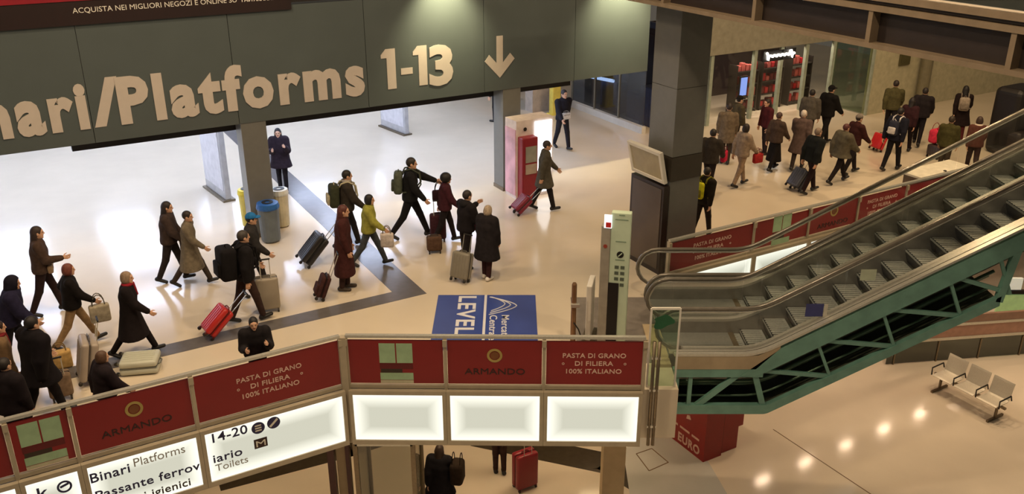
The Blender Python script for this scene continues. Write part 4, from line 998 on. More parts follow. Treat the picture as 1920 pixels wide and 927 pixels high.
# ================================================================ people: one continuous implicit surface for the body, further ones for hair and clothes
def axis_pts(lo, hi, h0, fine, h1):
    xs = [lo]; x = lo
    while x < hi:
        h = h1 if any(a - h0 * 0.6 <= x <= b for a, b in fine) else h0
        x += h; xs.append(x)
    return np.array(xs, dtype=np.float32)
def seg(a, b, ra, rb=None, ay=1.0): return ('c', np.array(a, np.float32), np.array(b, np.float32), ra, rb if rb is not None else ra, ay)
def ell(c, r, R=None): return ('e', np.array(c, np.float32), np.array(r, np.float32), R)
def prim_box(p):
    if p[0] == 'c':
        r = max(p[3], p[4]); e = np.array([r, r * p[5], r]); return np.minimum(p[1], p[2]) - e, np.maximum(p[1], p[2]) + e
    e = p[2].max() if p[3] is not None else p[2]
    return p[1] - e, p[1] + e
def prim_eval(p, x, y, z):
    if p[0] == 'c':
        a, b, ra, rb, ay = p[1:]
        ba = (b - a) * np.array([1, 1 / ay, 1], np.float32)
        px, py, pz = x - a[0], (y - a[1]) / ay, z - a[2]
        h = np.clip((px * ba[0] + py * ba[1] + pz * ba[2]) / max(float(ba @ ba), 1e-9), 0, 1)
        return np.sqrt((px - ba[0] * h) ** 2 + (py - ba[1] * h) ** 2 + (pz - ba[2] * h) ** 2) - (ra + (rb - ra) * h)
    c, r, R = p[1:]
    px, py, pz = x - c[0], y - c[1], z - c[2]
    if R is not None:
        px, py, pz = (R[0, 0] * px + R[1, 0] * py + R[2, 0] * pz, R[0, 1] * px + R[1, 1] * py + R[2, 1] * pz, R[0, 2] * px + R[1, 2] * py + R[2, 2] * pz)
    k0 = np.sqrt((px / r[0]) ** 2 + (py / r[1]) ** 2 + (pz / r[2]) ** 2)
    k1 = np.sqrt((px / r[0] ** 2) ** 2 + (py / r[1] ** 2) ** 2 + (pz / r[2] ** 2) ** 2) + 1e-6
    return k0 * (k0 - 1) / k1
def surfnet(F, xs, ys, zs):
    S = F < 0
    c = np.zeros([n - 1 for n in F.shape], np.int8)
    for i in (0, 1):
        for j in (0, 1):
            for k in (0, 1): c += S[i:F.shape[0] - 1 + i, j:F.shape[1] - 1 + j, k:F.shape[2] - 1 + k]
    act = (c > 0) & (c < 8)
    idx = np.argwhere(act); n = len(idx)
    cid = np.full(act.shape, -1, np.int32); cid[act] = np.arange(n)
    I, J, K = idx.T
    G = (xs, ys, zs); P = np.zeros((n, 3)); cnt = np.zeros(n)
    base = (I, J, K)
    for ax in range(3):
        o1, o2 = [a for a in range(3) if a != ax]
        for p in (0, 1):
            for q in (0, 1):
                i0 = [base[0].copy(), base[1].copy(), base[2].copy()]; i0[o1] = i0[o1] + p; i0[o2] = i0[o2] + q
                i1 = [a.copy() for a in i0]; i1[ax] = i1[ax] + 1
                v0, v1 = F[tuple(i0)], F[tuple(i1)]
                m = (v0 < 0) != (v1 < 0)
                t = np.where(m, v0 / np.where(m, v0 - v1, 1), 0)
                pos = np.zeros((n, 3))
                pos[:, ax] = G[ax][i0[ax]] + t * (G[ax][i1[ax]] - G[ax][i0[ax]])
                pos[:, o1] = G[o1][i0[o1]]; pos[:, o2] = G[o2][i0[o2]]
                P += np.where(m[:, None], pos, 0); cnt += m
    P /= cnt[:, None]
    quads = []
    for ax in range(3):
        a1, a2 = (ax + 1) % 3, (ax + 2) % 3
        sl0 = [slice(1, -1)] * 3; sl1 = [slice(1, -1)] * 3
        sl0[ax] = slice(0, -1); sl1[ax] = slice(1, None)
        e = np.argwhere(S[tuple(sl0)] != S[tuple(sl1)])
        off = np.array([1, 1, 1]); off[ax] = 0; e = e + off
        def cell(d1, d2):
            q = e.copy(); q[:, a1] += d1; q[:, a2] += d2; return cid[q[:, 0], q[:, 1], q[:, 2]]
        Q = np.stack([cell(-1, -1), cell(0, -1), cell(0, 0), cell(-1, 0)], 1)
        ins = S[e[:, 0], e[:, 1], e[:, 2]]
        Q[~ins] = Q[~ins][:, ::-1]; quads.append(Q)
    return P, np.concatenate(quads)
def solid(prims, cuts=(), h=0.02, k=0.02, fine=None, h1=0.008, planes=()):
    """mesh arrays of a smooth union of prims, minus cuts, kept above the planes (axis point, normal)"""
    lo = np.min([prim_box(p)[0] for p in prims], 0) - 2.5 * h; hi = np.max([prim_box(p)[1] for p in prims], 0) + 2.5 * h
    ax = [axis_pts(float(lo[i]), float(hi[i]), h, [(f[0][i], f[1][i]) for f in (fine or [])], h1) for i in range(3)]
    F = np.full([len(a) for a in ax], 0.3, np.float32)
    def region(p, m):
        l, u = prim_box(p); s = []
        for i in range(3):
            s.append(slice(max(0, int(np.searchsorted(ax[i], l[i] - m)) - 1), int(np.searchsorted(ax[i], u[i] + m)) + 1))
        return tuple(s)
    for p in prims:
        s = region(p, max(k, 0.02) + h)
        d = prim_eval(p, ax[0][s[0]][:, None, None], ax[1][s[1]][None, :, None], ax[2][s[2]][None, None, :])
        a = F[s]; kk = p[-1] if False else k
        hh = np.clip(0.5 + 0.5 * (a - d) / kk, 0, 1); F[s] = a * (1 - hh) + d * hh - kk * hh * (1 - hh)
    for p in cuts:
        s = region(p, 0.03)
        d = prim_eval(p, ax[0][s[0]][:, None, None], ax[1][s[1]][None, :, None], ax[2][s[2]][None, None, :])
        F[s] = np.maximum(F[s], -d)
    for pt, nv in planes:
        d = (ax[0][:, None, None] - pt[0]) * nv[0] + (ax[1][None, :, None] - pt[1]) * nv[1] + (ax[2][None, None, :] - pt[2]) * nv[2]
        F = np.maximum(F, -d.astype(np.float32))
    F[0], F[-1] = 0.1, 0.1; F[:, 0], F[:, -1] = 0.1, 0.1; F[:, :, 0], F[:, :, -1] = 0.1, 0.1
    return surfnet(F, *ax)
def net_object(name, P, Q, T, m, parent, midx=None):
    """T = (cos, sin, origin): person frame to world"""
    c, s, o = T
    W = np.stack([P[:, 0] * c - P[:, 1] * s + o[0], P[:, 0] * s + P[:, 1] * c + o[1], P[:, 2] + o[2]], 1)
    ctr = (W.min(0) + W.max(0)) / 2
    me = bpy.data.meshes.new(name)
    me.vertices.add(len(W)); me.vertices.foreach_set('co', (W - ctr).ravel())
    me.loops.add(len(Q) * 4); me.loops.foreach_set('vertex_index', Q.ravel().astype(np.int32))
    me.polygons.add(len(Q)); me.polygons.foreach_set('loop_start', np.arange(0, len(Q) * 4, 4, dtype=np.int32))
    me.polygons.foreach_set('use_smooth', np.ones(len(Q), bool))
    if midx is not None: me.polygons.foreach_set('material_index', midx.astype(np.int32))
    me.update(calc_edges=True); me.validate()
    return link_mesh(name, me, m, parent, ctr)
def rot_y(a):
    c, s = math.cos(a), math.sin(a); return np.array([[c, 0, s], [0, 1, 0], [-s, 0, c]])
def rot_z(a):
    c, s = math.cos(a), math.sin(a); return np.array([[c, -s, 0], [s, c, 0], [0, 0, 1]])
BLACKHAIR = (34, 28, 26)
GAITS = {  # hip and knee of left and right leg, shoulder pitch / abduction / elbow of left and right arm (degrees)
    'walk': dict(l=(17, 5), r=(-14, 10), al=(-22, 8, 14), ar=(24, 8, 22)),
    'walk2': dict(l=(-14, 11), r=(17, 5), al=(24, 8, 22), ar=(-20, 8, 14)),
    'stride': dict(l=(24, 4), r=(-20, 14), al=(-24, 8, 16), ar=(28, 8, 25)),
    'stand': dict(l=(3, 3), r=(-3, 3), al=(4, 9, 12), ar=(4, 9, 12)),
    'phone': dict(l=(3, 3), r=(-3, 3), al=(18, 8, 105), ar=(12, 8, 95)),
}
def person(label, head, H, heading, pose='walk', top=(40, 38, 38), legs=(38, 34, 34), hair=BLACKHAIR, style='short', skin=0,
           coat=0.0, puff=0.024, shoe=(26, 24, 24), lean=3, group=None, scarf=None, hat=None, skirt=None, arms=None, base=0.0, female=False,
           name_top=None, look=0, head_pitch=0, pos=None, bare=False):
    """head: pixel of the crown; the person stands on level base; coat: hem below the hip joint in metres (0 = jacket)"""
    g = dict(GAITS[pose]);
    if arms: g.update(arms)
    s = H / 1.72
    L = math.radians
    wp = pos if pos is not None else at(head[0], head[1], base + H * (0.985 if pose.startswith('walk') or pose == 'stride' else 1.0))
    pel = np.array([0.0, 0, 0]); R_t = rot_y(L(lean)); tv = R_t @ np.array([0, 0, 1.0])
    sw = (0.165 if female else 0.19) * s
    def leg(side, hk):
        a, kn = L(hk[0]), L(hk[1])
        hip = pel + np.array([0, side * 0.085 * s, 0])
        knee = hip + 0.44 * s * np.array([math.sin(a), 0, -math.cos(a)])
        b = a - kn
        ank = knee + 0.42 * s * np.array([math.sin(b), 0, -math.cos(b)])
        fa = max(-50, min(18, math.degrees(b) * 0.9 if b < 0 else math.degrees(b) * 0.7)); fa = L(fa)
        fd = np.array([math.cos(fa), 0, math.sin(fa)]); fdn = np.array([math.sin(fa), 0, -math.cos(fa)])
        heel = ank - fd * 0.045 * s + fdn * 0.045 * s; toe = ank + fd * 0.16 * s + fdn * 0.05 * s
        return hip, knee, ank, heel, toe
    LG = [leg(1, g['l']), leg(-1, g['r'])]
    low = min(min(q[3][2], q[4][2]) for q in LG) - 0.030 * s
    pel = pel + np.array([0, 0, -low]); LG = [[p + np.array([0, 0, -low]) for p in q] for q in LG]
    chest = pel + tv * 0.32 * s; shc = pel + tv * 0.485 * s; neck = pel + tv * 0.545 * s
    R_h = rot_z(L(look)) @ rot_y(L(lean * 0.4 + head_pitch))
    hc = neck + (rot_y(L(lean * 0.6 + head_pitch * 0.5)) @ np.array([0.025 * s, 0, 0.135 * s]))
    hp = lambda x, y, z: hc + R_h @ (np.array([x, y, z]) * s)
    AR = []
    for side, (pa, ab, el) in ((1, g['al']), (-1, g['ar'])):
        sh = shc + np.array([0, side * sw, -0.015 * s])
        d1 = np.array([math.sin(L(pa)) * math.cos(L(ab)), side * math.sin(L(ab)), -math.cos(L(pa)) * math.cos(L(ab))])
        elb = sh + d1 * 0.285 * s
        pb = L(pa + el); ib = L(ab * 0.4 - el * 0.10)
        d2 = np.array([math.sin(pb) * math.cos(ib), side * math.sin(ib), -math.cos(pb) * math.cos(ib)])
        wr = elb + d2 * 0.25 * s
        t = np.array([math.cos(pb), 0, math.sin(pb)]); t = t - d2 * (t @ d2); t /= np.linalg.norm(t)
        nin = np.cross(d2, t); nin = nin if nin[1] * side < 0 else -nin
        AR.append((sh, elb, wr, d2, t, nin))
    # ---- body
    B = [seg(pel + tv * 0.02, pel + tv * 0.10 * s, 0.115 * s, 0.105 * s, 1.35), seg(pel + tv * 0.12 * s, chest, 0.098 * s, 0.108 * s, 1.35), seg(chest, shc - tv * 0.03, 0.108 * s, 0.085 * s, 1.45),
         seg(shc - tv * 0.02, neck + (hc - neck) * 0.4, 0.056 * s, 0.050 * s)]
    for hip, knee, ank, heel, toe in LG:
        B += [seg(hip, knee, 0.078 * s, 0.050 * s), seg(knee, ank, 0.050 * s, 0.034 * s), seg(ank + np.array([0, 0, -0.01]), heel, 0.032 * s, 0.028 * s), seg(heel, toe, 0.028 * s, 0.022 * s, 1.3)]
    fine = []
    for (sh, elb, wr, d, t, nin) in AR:
        B += [seg(sh, elb, 0.050 * s, 0.038 * s), seg(elb, wr, 0.038 * s, 0.026 * s)]
    head_p = [ell(hp(0, 0, 0.02), np.array([0.096, 0.076, 0.100]) * s, R_h), ell(hp(0.018, 0, -0.055), np.array([0.070, 0.056, 0.062]) * s, R_h),
              seg(hp(0.095, 0, 0.01), hp(0.108, 0, -0.022), 0.009 * s, 0.014 * s), ell(hp(0.0, 0.078, -0.01), np.array([0.020, 0.010, 0.032]) * s, R_h), ell(hp(0.0, -0.078, -0.01), np.array([0.020, 0.010, 0.032]) * s, R_h),
              seg(hp(0.078, 0.03, 0.032), hp(0.078, -0.03, 0.032), 0.014 * s), ell(hp(0.084, 0, -0.055), np.array([0.012, 0.024, 0.010]) * s, R_h), ell(hp(0.072, 0, -0.098), np.array([0.022, 0.024, 0.018]) * s, R_h)]
    B += head_p
    eyes = [hp(0.089, 0.032, 0.006), hp(0.089, -0.032, 0.006)]
    H_pr = []
    for (sh, elb, wr, d, t, nin) in AR:
        w2 = wr + d * 0.01 * s
        H_pr.append(seg(w2, w2 + d * 0.05 * s, 0.024 * s, 0.022 * s))
        for i in range(4): H_pr.append(seg(w2 + d * 0.03 * s + t * (0.024 - 0.015 * i) * s, w2 + d * 0.088 * s + t * (0.033 - 0.022 * i) * s, 0.013 * s, 0.011 * s))
        cu = L(22)
        for i, ln in enumerate((0.070, 0.078, 0.072, 0.056)):
            b0 = w2 + d * 0.088 * s + t * (0.033 - 0.022 * i) * s
            e1 = d * math.cos(cu) + nin * math.sin(cu); e2 = d * math.cos(2.2 * cu) + nin * math.sin(2.2 * cu)
            m1 = b0 + e1 * ln * 0.55 * s; H_pr += [seg(b0, m1, 0.0098 * s, 0.009 * s), seg(m1, m1 + e2 * ln * 0.5 * s, 0.009 * s, 0.0078 * s)]
        tb = w2 + d * 0.028 * s + t * 0.026 * s; td_ = d * 0.62 + t * 0.68 + nin * 0.35; td_ /= np.linalg.norm(td_)
        tm = tb + td_ * 0.05 * s; H_pr += [seg(tb, tm, 0.013 * s, 0.0105 * s), seg(tm, tm + (d * 0.9 + t * 0.2 + nin * 0.3) * 0.032 * s, 0.0105 * s, 0.0085 * s)]
        ctr = w2 + d * 0.085 * s; fine.append((ctr - 0.095 * s, ctr + 0.095 * s))
    fine.append((hc - np.array([0.11, 0.095, 0.13]) * s, hc + np.array([0.125, 0.095, 0.125]) * s))
    P, Q = solid_body(B, H_pr, fine)
    fc = P[Q].mean(1); mi = np.zeros(len(Q), int)
    for e in eyes: mi[np.linalg.norm((fc - e) * np.array([1, 1, 1.5]), axis=1) < 0.0155 * s] = 1
    mi[np.linalg.norm((fc - hp(0.096, 0, -0.055)) * np.array([1, 0.8, 2.2]), axis=1) < 0.024 * s] = 2
    hd = L(heading); T = (math.cos(hd), math.sin(hd), (wp.x, wp.y, base))
    # the crown stays over the stated spot: shift by the lean of the body
    hx, hy = hc[0], hc[1]
    T = (T[0], T[1], (wp.x - hx * T[0] + hy * T[1], wp.y - hx * T[1] - hy * T[0], base))
    root = thing('person', label, 'person', T[2], group)
    net_object('body', P, Q, T, [M_SKIN[skin], M_EYE, M_LIP], root, mi)
    # ---- upper garment
    p_ = puff + 0.014
    hem = pel[2] - (0.07 * s if not coat else coat * s)
    G = [seg(pel + tv * 0.0, pel + tv * 0.12 * s, 0.122 * s + p_, 0.112 * s + p_, 1.35), seg(pel + tv * 0.12 * s, chest, 0.112 * s + p_, 0.120 * s + p_, 1.38), seg(chest, shc - tv * 0.03, 0.118 * s + p_, 0.092 * s + p_, 1.42),
         seg(neck - tv * 0.05, neck + tv * 0.02, 0.062 * s, 0.064 * s)]
    for (sh, elb, wr, d, t, nin) in AR:
        G += [seg(sh, elb, 0.058 * s + p_, 0.048 * s + p_ * 0.9), seg(elb, wr - d * 0.005, 0.048 * s + p_ * 0.9, 0.037 * s + p_ * 0.5)]
    bottom = pel - tv * 0.05
    kn = (LG[0][1] + LG[1][1]) / 2
    if coat:
        kx = np.array([kn[0] * 0.35, 0, hem])
        spread = abs(LG[0][1][0] - LG[1][1][0])
        G += [seg(pel, kx, 0.130 * s + p_, 0.145 * s + p_ * 1.5 + spread * 0.22 * min(1, coat / 0.45), 1.25)]
    else: G += [seg(pel, pel - tv * 0.1 * s, 0.125 * s + p_, 0.125 * s + p_, 1.33)]
    # opening in front of the throat
    P, Q = solid(G, planes=[((0, 0, hem), (0, 0, 1))], h=0.023)
    nm = name_top or ('coat' if coat else 'jacket')
    net_object(nm, P, Q, T, fabric(top), root)
    # ---- lower garment
    if skirt:
        sk = [seg(pel + tv * 0.05, np.array([kn[0] * 0.5, 0, LG[0][1][2] - skirt[1] * s]), 0.12 * s, 0.20 * s, 1.2)]
        P, Q = solid(sk, planes=[((0, 0, LG[0][1][2] - skirt[1] * s), (0, 0, 1))], h=0.022); net_object('skirt', P, Q, T, fabric(skirt[0]), root)
    if not bare:
        Pn = [seg(pel + tv * 0.02, pel + tv * 0.07 * s, 0.122 * s, 0.112 * s, 1.36)]
        for hip, knee, ank, heel, toe in LG: Pn += [seg(hip, knee, 0.098 * s, 0.072 * s), seg(knee, ank + np.array([0, 0, 0.01]), 0.071 * s, 0.056 * s)]
        P, Q = solid(Pn, h=0.022); net_object('trousers', P, Q, T, fabric(legs), root)
    for hip, knee, ank, heel, toe in LG:
        P, Q = solid([seg(ank + (knee - ank) * 0.06, heel, 0.044 * s, 0.040 * s), seg(heel, heel + (toe - heel) * 0.95, 0.040 * s, 0.034 * s, 1.25)], h=0.014)
        net_object('shoe', P, Q, T, mat('shoe_%d_%d_%d' % tuple(shoe), shoe, rough=0.55), root)
    # ---- hair and headwear
    hm = mat('hair_%d_%d_%d' % tuple(hair), hair, rough=0.6, noise=0.3, nscale=40)
    face = ell(hp(0.112, 0, -0.032), np.array([0.086, 0.076, 0.094]) * s, R_h)
    neckcut = ell(hp(0.06, 0, -0.13), np.array([0.085, 0.10, 0.07]) * s, R_h)
    hair_p = [ell(hp(-0.010, 0, 0.030), np.array([0.102, 0.085, 0.103]) * s, R_h)]
    if style != 'bald':
        cuts = [face, neckcut]
        if style in ('long', 'tail'):
            hair_p += [seg(hp(-0.055, 0, 0.0), hp(-0.105, 0, -0.20 if style == 'long' else -0.26), 0.062 * s, 0.045 * s if style == 'long' else 0.03 * s, 1.5 if style == 'long' else 1.0)]
            if style == 'long': hair_p += [seg(hp(-0.03, 0.072, -0.02), hp(-0.03, 0.085, -0.17), 0.022 * s, 0.02 * s), seg(hp(-0.03, -0.072, -0.02), hp(-0.03, -0.085, -0.17), 0.022 * s, 0.02 * s)]
            cuts = [face]
        elif style == 'bob':
            hair_p += [ell(hp(-0.02, 0, -0.03), np.array([0.095, 0.098, 0.10]) * s, R_h)]; cuts = [face]
        elif style == 'bun':
            hair_p += [ell(hp(-0.09, 0, 0.075), np.array([0.05, 0.05, 0.05]) * s, R_h)]
        elif style == 'afro':
            hair_p = [ell(hp(-0.02, 0, 0.03), np.array([0.135, 0.125, 0.13]) * s, R_h)]; cuts = [ell(hp(0.13, 0, -0.035), np.array([0.09, 0.07, 0.085]) * s, R_h)]
        P, Q = solid(hair_p, cuts, h=0.014, k=0.03); net_object('hair', P, Q, T, hm, root)
    if hat:
        kind, rgb = hat
        if kind == 'hood':
            hpz = [ell(hp(-0.015, 0, 0.01), np.array([0.128, 0.112, 0.140]) * s, R_h), seg(hp(-0.05, 0, -0.08), hp(-0.06, 0, -0.15), 0.10 * s, 0.10 * s, 1.2)]
            P, Q = solid(hpz, [ell(hp(0.13, 0, -0.01), np.array([0.10, 0.074, 0.10]) * s, R_h)], h=0.016, k=0.03); net_object('hood', P, Q, T, fabric(rgb), root)
        elif kind == 'hooddown':
            P, Q = solid([ell(neck + np.array([-0.08, 0, -0.01]) * s, np.array([0.09, 0.13, 0.085]) * s)], h=0.018); net_object('hood', P, Q, T, fabric(rgb), root)
        else:
            z0 = hp(0, 0, 0.035); up = R_h @ np.array([0, 0, 1.0])
            P, Q = solid([ell(hp(-0.004, 0, 0.032), np.array([0.112, 0.096, 0.112]) * s, R_h)], planes=[(z0, up)], h=0.014)
            o = net_object('cap' if kind == 'cap' else 'hat', P, Q, T, fabric(rgb), root)
            if kind in ('cap', 'brim'):
                r = (0.075, 0.085, 0.014) if kind == 'cap' else (0.165, 0.155, 0.014)
                P, Q = solid([ell(hp(0.115 if kind == 'cap' else 0, 0, 0.045), np.array(r) * s, R_h)], h=0.012); net_object('brim', P, Q, T, fabric(rgb), root)
    if scarf:
        sp_ = [ell(neck + np.array([0.012, 0, 0.015]) * s, np.array([0.105, 0.115, 0.052]) * s)]
        sp_ += [seg(neck + np.array([0.10, 0.05, 0]) * s, chest + np.array([0.15, 0.06, 0.0]) * s, 0.035 * s, 0.03 * s)]
        P, Q = solid(sp_, h=0.018); net_object('scarf', P, Q, T, fabric(scarf), root)
    def w(p):
        p = np.asarray(p, float); return Vector((p[0] * T[0] - p[1] * T[1] + T[2][0], p[0] * T[1] + p[1] * T[0] + T[2][1], p[2] + T[2][2]))
    fwd = Vector((T[0], T[1], 0)); lft = Vector((-T[1], T[0], 0)); up = fwd * tv[0] + Z * tv[2]
    return dict(root=root, w=w, fwd=fwd, left=lft, up=up, s=s, puff=p_, hand_l=w(AR[0][2] + AR[0][3] * 0.09 * s), hand_r=w(AR[1][2] + AR[1][3] * 0.09 * s),
                back=w(chest), hip=w(pel), sh_l=w(AR[0][0]), sh_r=w(AR[1][0]), neck=w(neck), T=T)
def solid_body(B, Hp, fine):
    allp = B + Hp
    h, h1 = 0.027, 0.0092
    lo = np.min([prim_box(p)[0] for p in allp], 0) - 2.5 * h; hi = np.max([prim_box(p)[1] for p in allp], 0) + 2.5 * h
    ax = [axis_pts(float(lo[i]), float(hi[i]), h, [(f[0][i], f[1][i]) for f in fine], h1) for i in range(3)]
    F = np.full([len(a) for a in ax], 0.3, np.float32)
    for lst, k in ((B, 0.022), (Hp, 0.006)):
        for p in lst:
            l, u = prim_box(p); m = 0.05
            s = tuple(slice(max(0, int(np.searchsorted(ax[i], l[i] - m)) - 1), int(np.searchsorted(ax[i], u[i] + m)) + 1) for i in range(3))
            d = prim_eval(p, ax[0][s[0]][:, None, None], ax[1][s[1]][None, :, None], ax[2][s[2]][None, None, :])
            a = F[s]; hh = np.clip(0.5 + 0.5 * (a - d) / k, 0, 1); F[s] = a * (1 - hh) + d * hh - k * hh * (1 - hh)
    F[0], F[-1] = 0.1, 0.1; F[:, 0], F[:, -1] = 0.1, 0.1; F[:, :, 0], F[:, :, -1] = 0.1, 0.1
    return surfnet(F, *ax)

# ---------------------------------------------------------------- bags and luggage
def backpack(pd, rgb, label, w=0.32, h=0.46, d=0.18, pocket=None, drop=0.06):
    f, l, u = pd['fwd'], pd['left'], pd['up']; fw = l.cross(u)
    s = pd['s']; c = pd['back'] + u * (0.02 - drop) - fw * (0.115 * s + pd['puff'] + d / 2)
    r = thing('backpack', label, 'backpack', c - u * h / 2)
    m = fabric(rgb)
    MB().rbox(c, (d, w, h), (fw, l, u), 0.07, 4).build('sack', m, r, smooth=True)
    pm = fabric(pocket or tuple(int(v * 0.8) for v in rgb))
    MB().rbox(c - fw * (d / 2 + 0.02) - u * h * 0.14, (0.07, w * 0.76, h * 0.45), (fw, l, u), 0.03, 3).build('pocket', pm, r, smooth=True)
    MB().tube([c + u * h * 0.47 + l * 0.05, c + u * (h * 0.5 + 0.05), c + u * h * 0.47 - l * 0.05], 0.01, 6).build('grab_loop', pm, r)
    for sd in (-1, 1):
        a = c + l * (sd * 0.10) + fw * (d / 2); R = 0.135 * s + pd['puff'] + 0.02
        top_z = 0.30 * s
        pts = [a + u * h * 0.42, a + u * (top_z * 0.92) + fw * 0.04, a + u * (top_z + 0.01) + fw * R * 0.9, a + u * (top_z * 0.75) + fw * (R * 1.75), a + fw * (R * 1.95), a - u * 0.12 + fw * (R * 1.6) + l * sd * 0.06, a - u * h * 0.36 + l * sd * 0.1]
        MB().tube(pts, 0.02, 6).build('strap', pm, r, smooth=True)
    return r
def handbag(c, rgb, label, size=(0.30, 0.12, 0.24), ax=(X, Y, Z), strap=0.18, cat='bag', name='handbag'):
    c = Vector(c); r = thing(name, label, cat, c - ax[2] * size[2] / 2)
    MB().rbox(c, size, ax, min(size) * 0.3, 3).build('bag_body', fabric(rgb), r, smooth=True)
    t = c + ax[2] * size[2] / 2
    for sd in (-1, 1):
        MB().tube([t + ax[0] * (size[0] * 0.3 * math.cos(a)) + ax[1] * (sd * size[1] * 0.3) + ax[2] * (strap * math.sin(a)) for a in [math.pi * k / 8 for k in range(9)]], 0.009, 6).build('bag_handle', fabric(tuple(int(v * 0.6) for v in rgb)), r)
    MB().box(c + ax[1] * (size[1] / 2 + 0.003) + ax[2] * size[2] * 0.2, (size[0] * 0.8, 0.006, 0.012), ax).build('seam', fabric(tuple(int(v * 0.6) for v in rgb)), r)
    return r
def suitcase(px, rgb, label, size=(0.42, 0.24, 0.62), yaw=0.0, tilt=0.0, base=0.0, handle=0.38, soft=False, pos=None, lying=False):
    """px: floor pixel of the wheels; yaw: direction the handle leans to when tilted"""
    w, d, h = size
    p = pos if pos is not None else at(px[0], px[1], base)
    r = thing('suitcase', label, 'suitcase', (p.x, p.y, base))
    M = Matrix.Translation((p.x, p.y, base)) @ Matrix.Rotation(math.radians(yaw), 4, 'Z')
    if lying: M = M @ Matrix.Translation((0, 0, d / 2 + 0.01)) @ Matrix.Rotation(math.radians(90), 4, 'Y') @ Matrix.Translation((0, 0, -h / 2))
    else: M = M @ Matrix.Translation((d / 2 - 0.03, 0, 0.035)) @ Matrix.Rotation(math.radians(tilt), 4, 'Y') @ Matrix.Translation((-(d / 2 - 0.03), 0, -0.035))
    m = fabric(rgb) if soft else mat('shell_%d_%d_%d' % tuple(rgb), rgb, rough=0.35, noise=0.05)
    dk = tuple(int(v * 0.55) for v in rgb); md = mat('trim_%d_%d_%d' % dk, dk, rough=0.5)
    z0 = 0.07
    MB(M).rbox((-d * 0.25, 0, z0 + h / 2), (d * 0.5 - 0.006, w, h), r=0.05, seg=3).build('shell_half', m, r, smooth=True)
    MB(M).rbox((d * 0.25, 0, z0 + h / 2), (d * 0.5 - 0.006, w, h), r=0.05, seg=3).build('shell_half', m, r, smooth=True)
    MB(M).rbox((0, 0, z0 + h / 2), (0.014, w * 0.97, h * 0.98), r=0.006, seg=1).build('zip', md, r)
    if soft:
        MB(M).rbox((-d * 0.5 - 0.015, 0, z0 + h * 0.34), (0.05, w * 0.8, h * 0.46), r=0.02, seg=2).build('front_pocket', m, r)
    else:
        for k in range(5):
            MB(M).rbox((-d * 0.5, (k - 2) * w * 0.17, z0 + h / 2), (0.012, 0.02, h * 0.8), r=0.005, seg=1).build('rib', m, r)
    for sx in (-1, 1):
        for sy in (-1, 1):
            c = Vector((sx * (d / 2 - 0.03), sy * (w / 2 - 0.05), 0.035))
            MB(M).tube([c - Y * 0.014, c + Y * 0.014], 0.034, 12).build('wheel', M_RUBBER, r, smooth=False)
            MB(M).box(c + Z * 0.03, (0.04, 0.035, 0.03)).build('wheel_fork', md, r)
    MB(M).tube([(0, -0.09, z0 + h), (0, -0.06, z0 + h + 0.03), (0, 0.06, z0 + h + 0.03), (0, 0.09, z0 + h)], 0.012, 6).build('grab_handle', md, r)
    if handle:
        zt = z0 + h + handle; xx = d / 2 - 0.03
        for sy in (-1, 1): MB(M).tube([(xx, sy * 0.09, z0 + h - 0.02), (xx, sy * 0.09, zt)], 0.009, 6).build('pull_rod', M_STEEL, r)
        MB(M).rbox((xx, 0, zt), (0.03, 0.22, 0.03), r=0.01, seg=2).build('pull_grip', M_BLACK, r)
    return r

# ================================================================ the travellers
CR = 'travellers crossing the hall'
p = person('woman in brown jacket with long dark hair and beige waist bag', (68, 430), 1.78, 25, 'walk', top=(70, 54, 46), legs=(40, 26, 26), hair=(50, 36, 34), style='long', group=CR, female=True, arms=dict(ar=(20, 10, 70)))
handbag(p['w']((0.16, -0.06, 0.98)), (150, 126, 100), 'beige waist bag of the woman in the brown jacket', (0.30, 0.10, 0.16), (p['left'], p['fwd'], Z), 0.06)
p = person('red-haired person in black top and tan trousers, between brown jacket and black coat', (126, 497), 1.62, 30, 'stride', top=(24, 20, 20), legs=(150, 122, 88), hair=(112, 58, 46), style='bob', group=CR, female=True, arms=dict(al=(-30, 30, 60)))
handbag(p['hand_r'] - Z * 0.22, (168, 158, 138), 'pale grey tote bag carried by the red-haired person', (0.34, 0.14, 0.34), (p['fwd'], p['left'], Z), 0.2)
p = person('woman in long black coat, red scarf and grey hair walking right', (236, 512), 1.62, 12, 'stride', top=(26, 20, 22), legs=(28, 22, 22), hair=(142, 120, 100), style='bob', coat=0.48, scarf=(150, 36, 48), group=CR, female=True)
p = person('person in dark brown jacket walking right on the white floor, alone at left centre', (312, 383), 1.74, 8, 'walk', top=(62, 50, 46), legs=(44, 38, 38), hair=(36, 28, 28), style='long', group=CR, female=True, puff=0.03, arms=dict(al=(10, 10, 30)))
handbag(p['hand_l'] - Z * 0.16, (70, 50, 38), 'dark brown shoulder bag of the person on the white floor', (0.3, 0.12, 0.24), (p['fwd'], p['left'], Z), 0.16)
person('person in pale patterned long coat stepping right behind the dark brown jacket', (350, 398), 1.64, 5, 'stride', top=(112, 102, 86), legs=(60, 52, 46), hair=(40, 30, 28), style='short', coat=0.5, group=CR, puff=0.015)
p = person('man with bright blue cap and grey-black jacket beside the grey suitcase', (470, 405), 1.74, 15, 'walk', top=(46, 44, 44), legs=(40, 36, 36), hair=(34, 28, 26), hat=('cap', (40, 110, 170)), group=CR, arms=dict(al=(-4, 10, 10), ar=(18, 8, 30)))
suitcase((505, 583), (158, 148, 132), 'upright grey hard-shell suitcase beside the man in blue cap', (0.44, 0.26, 0.66), yaw=-70, handle=0.40)
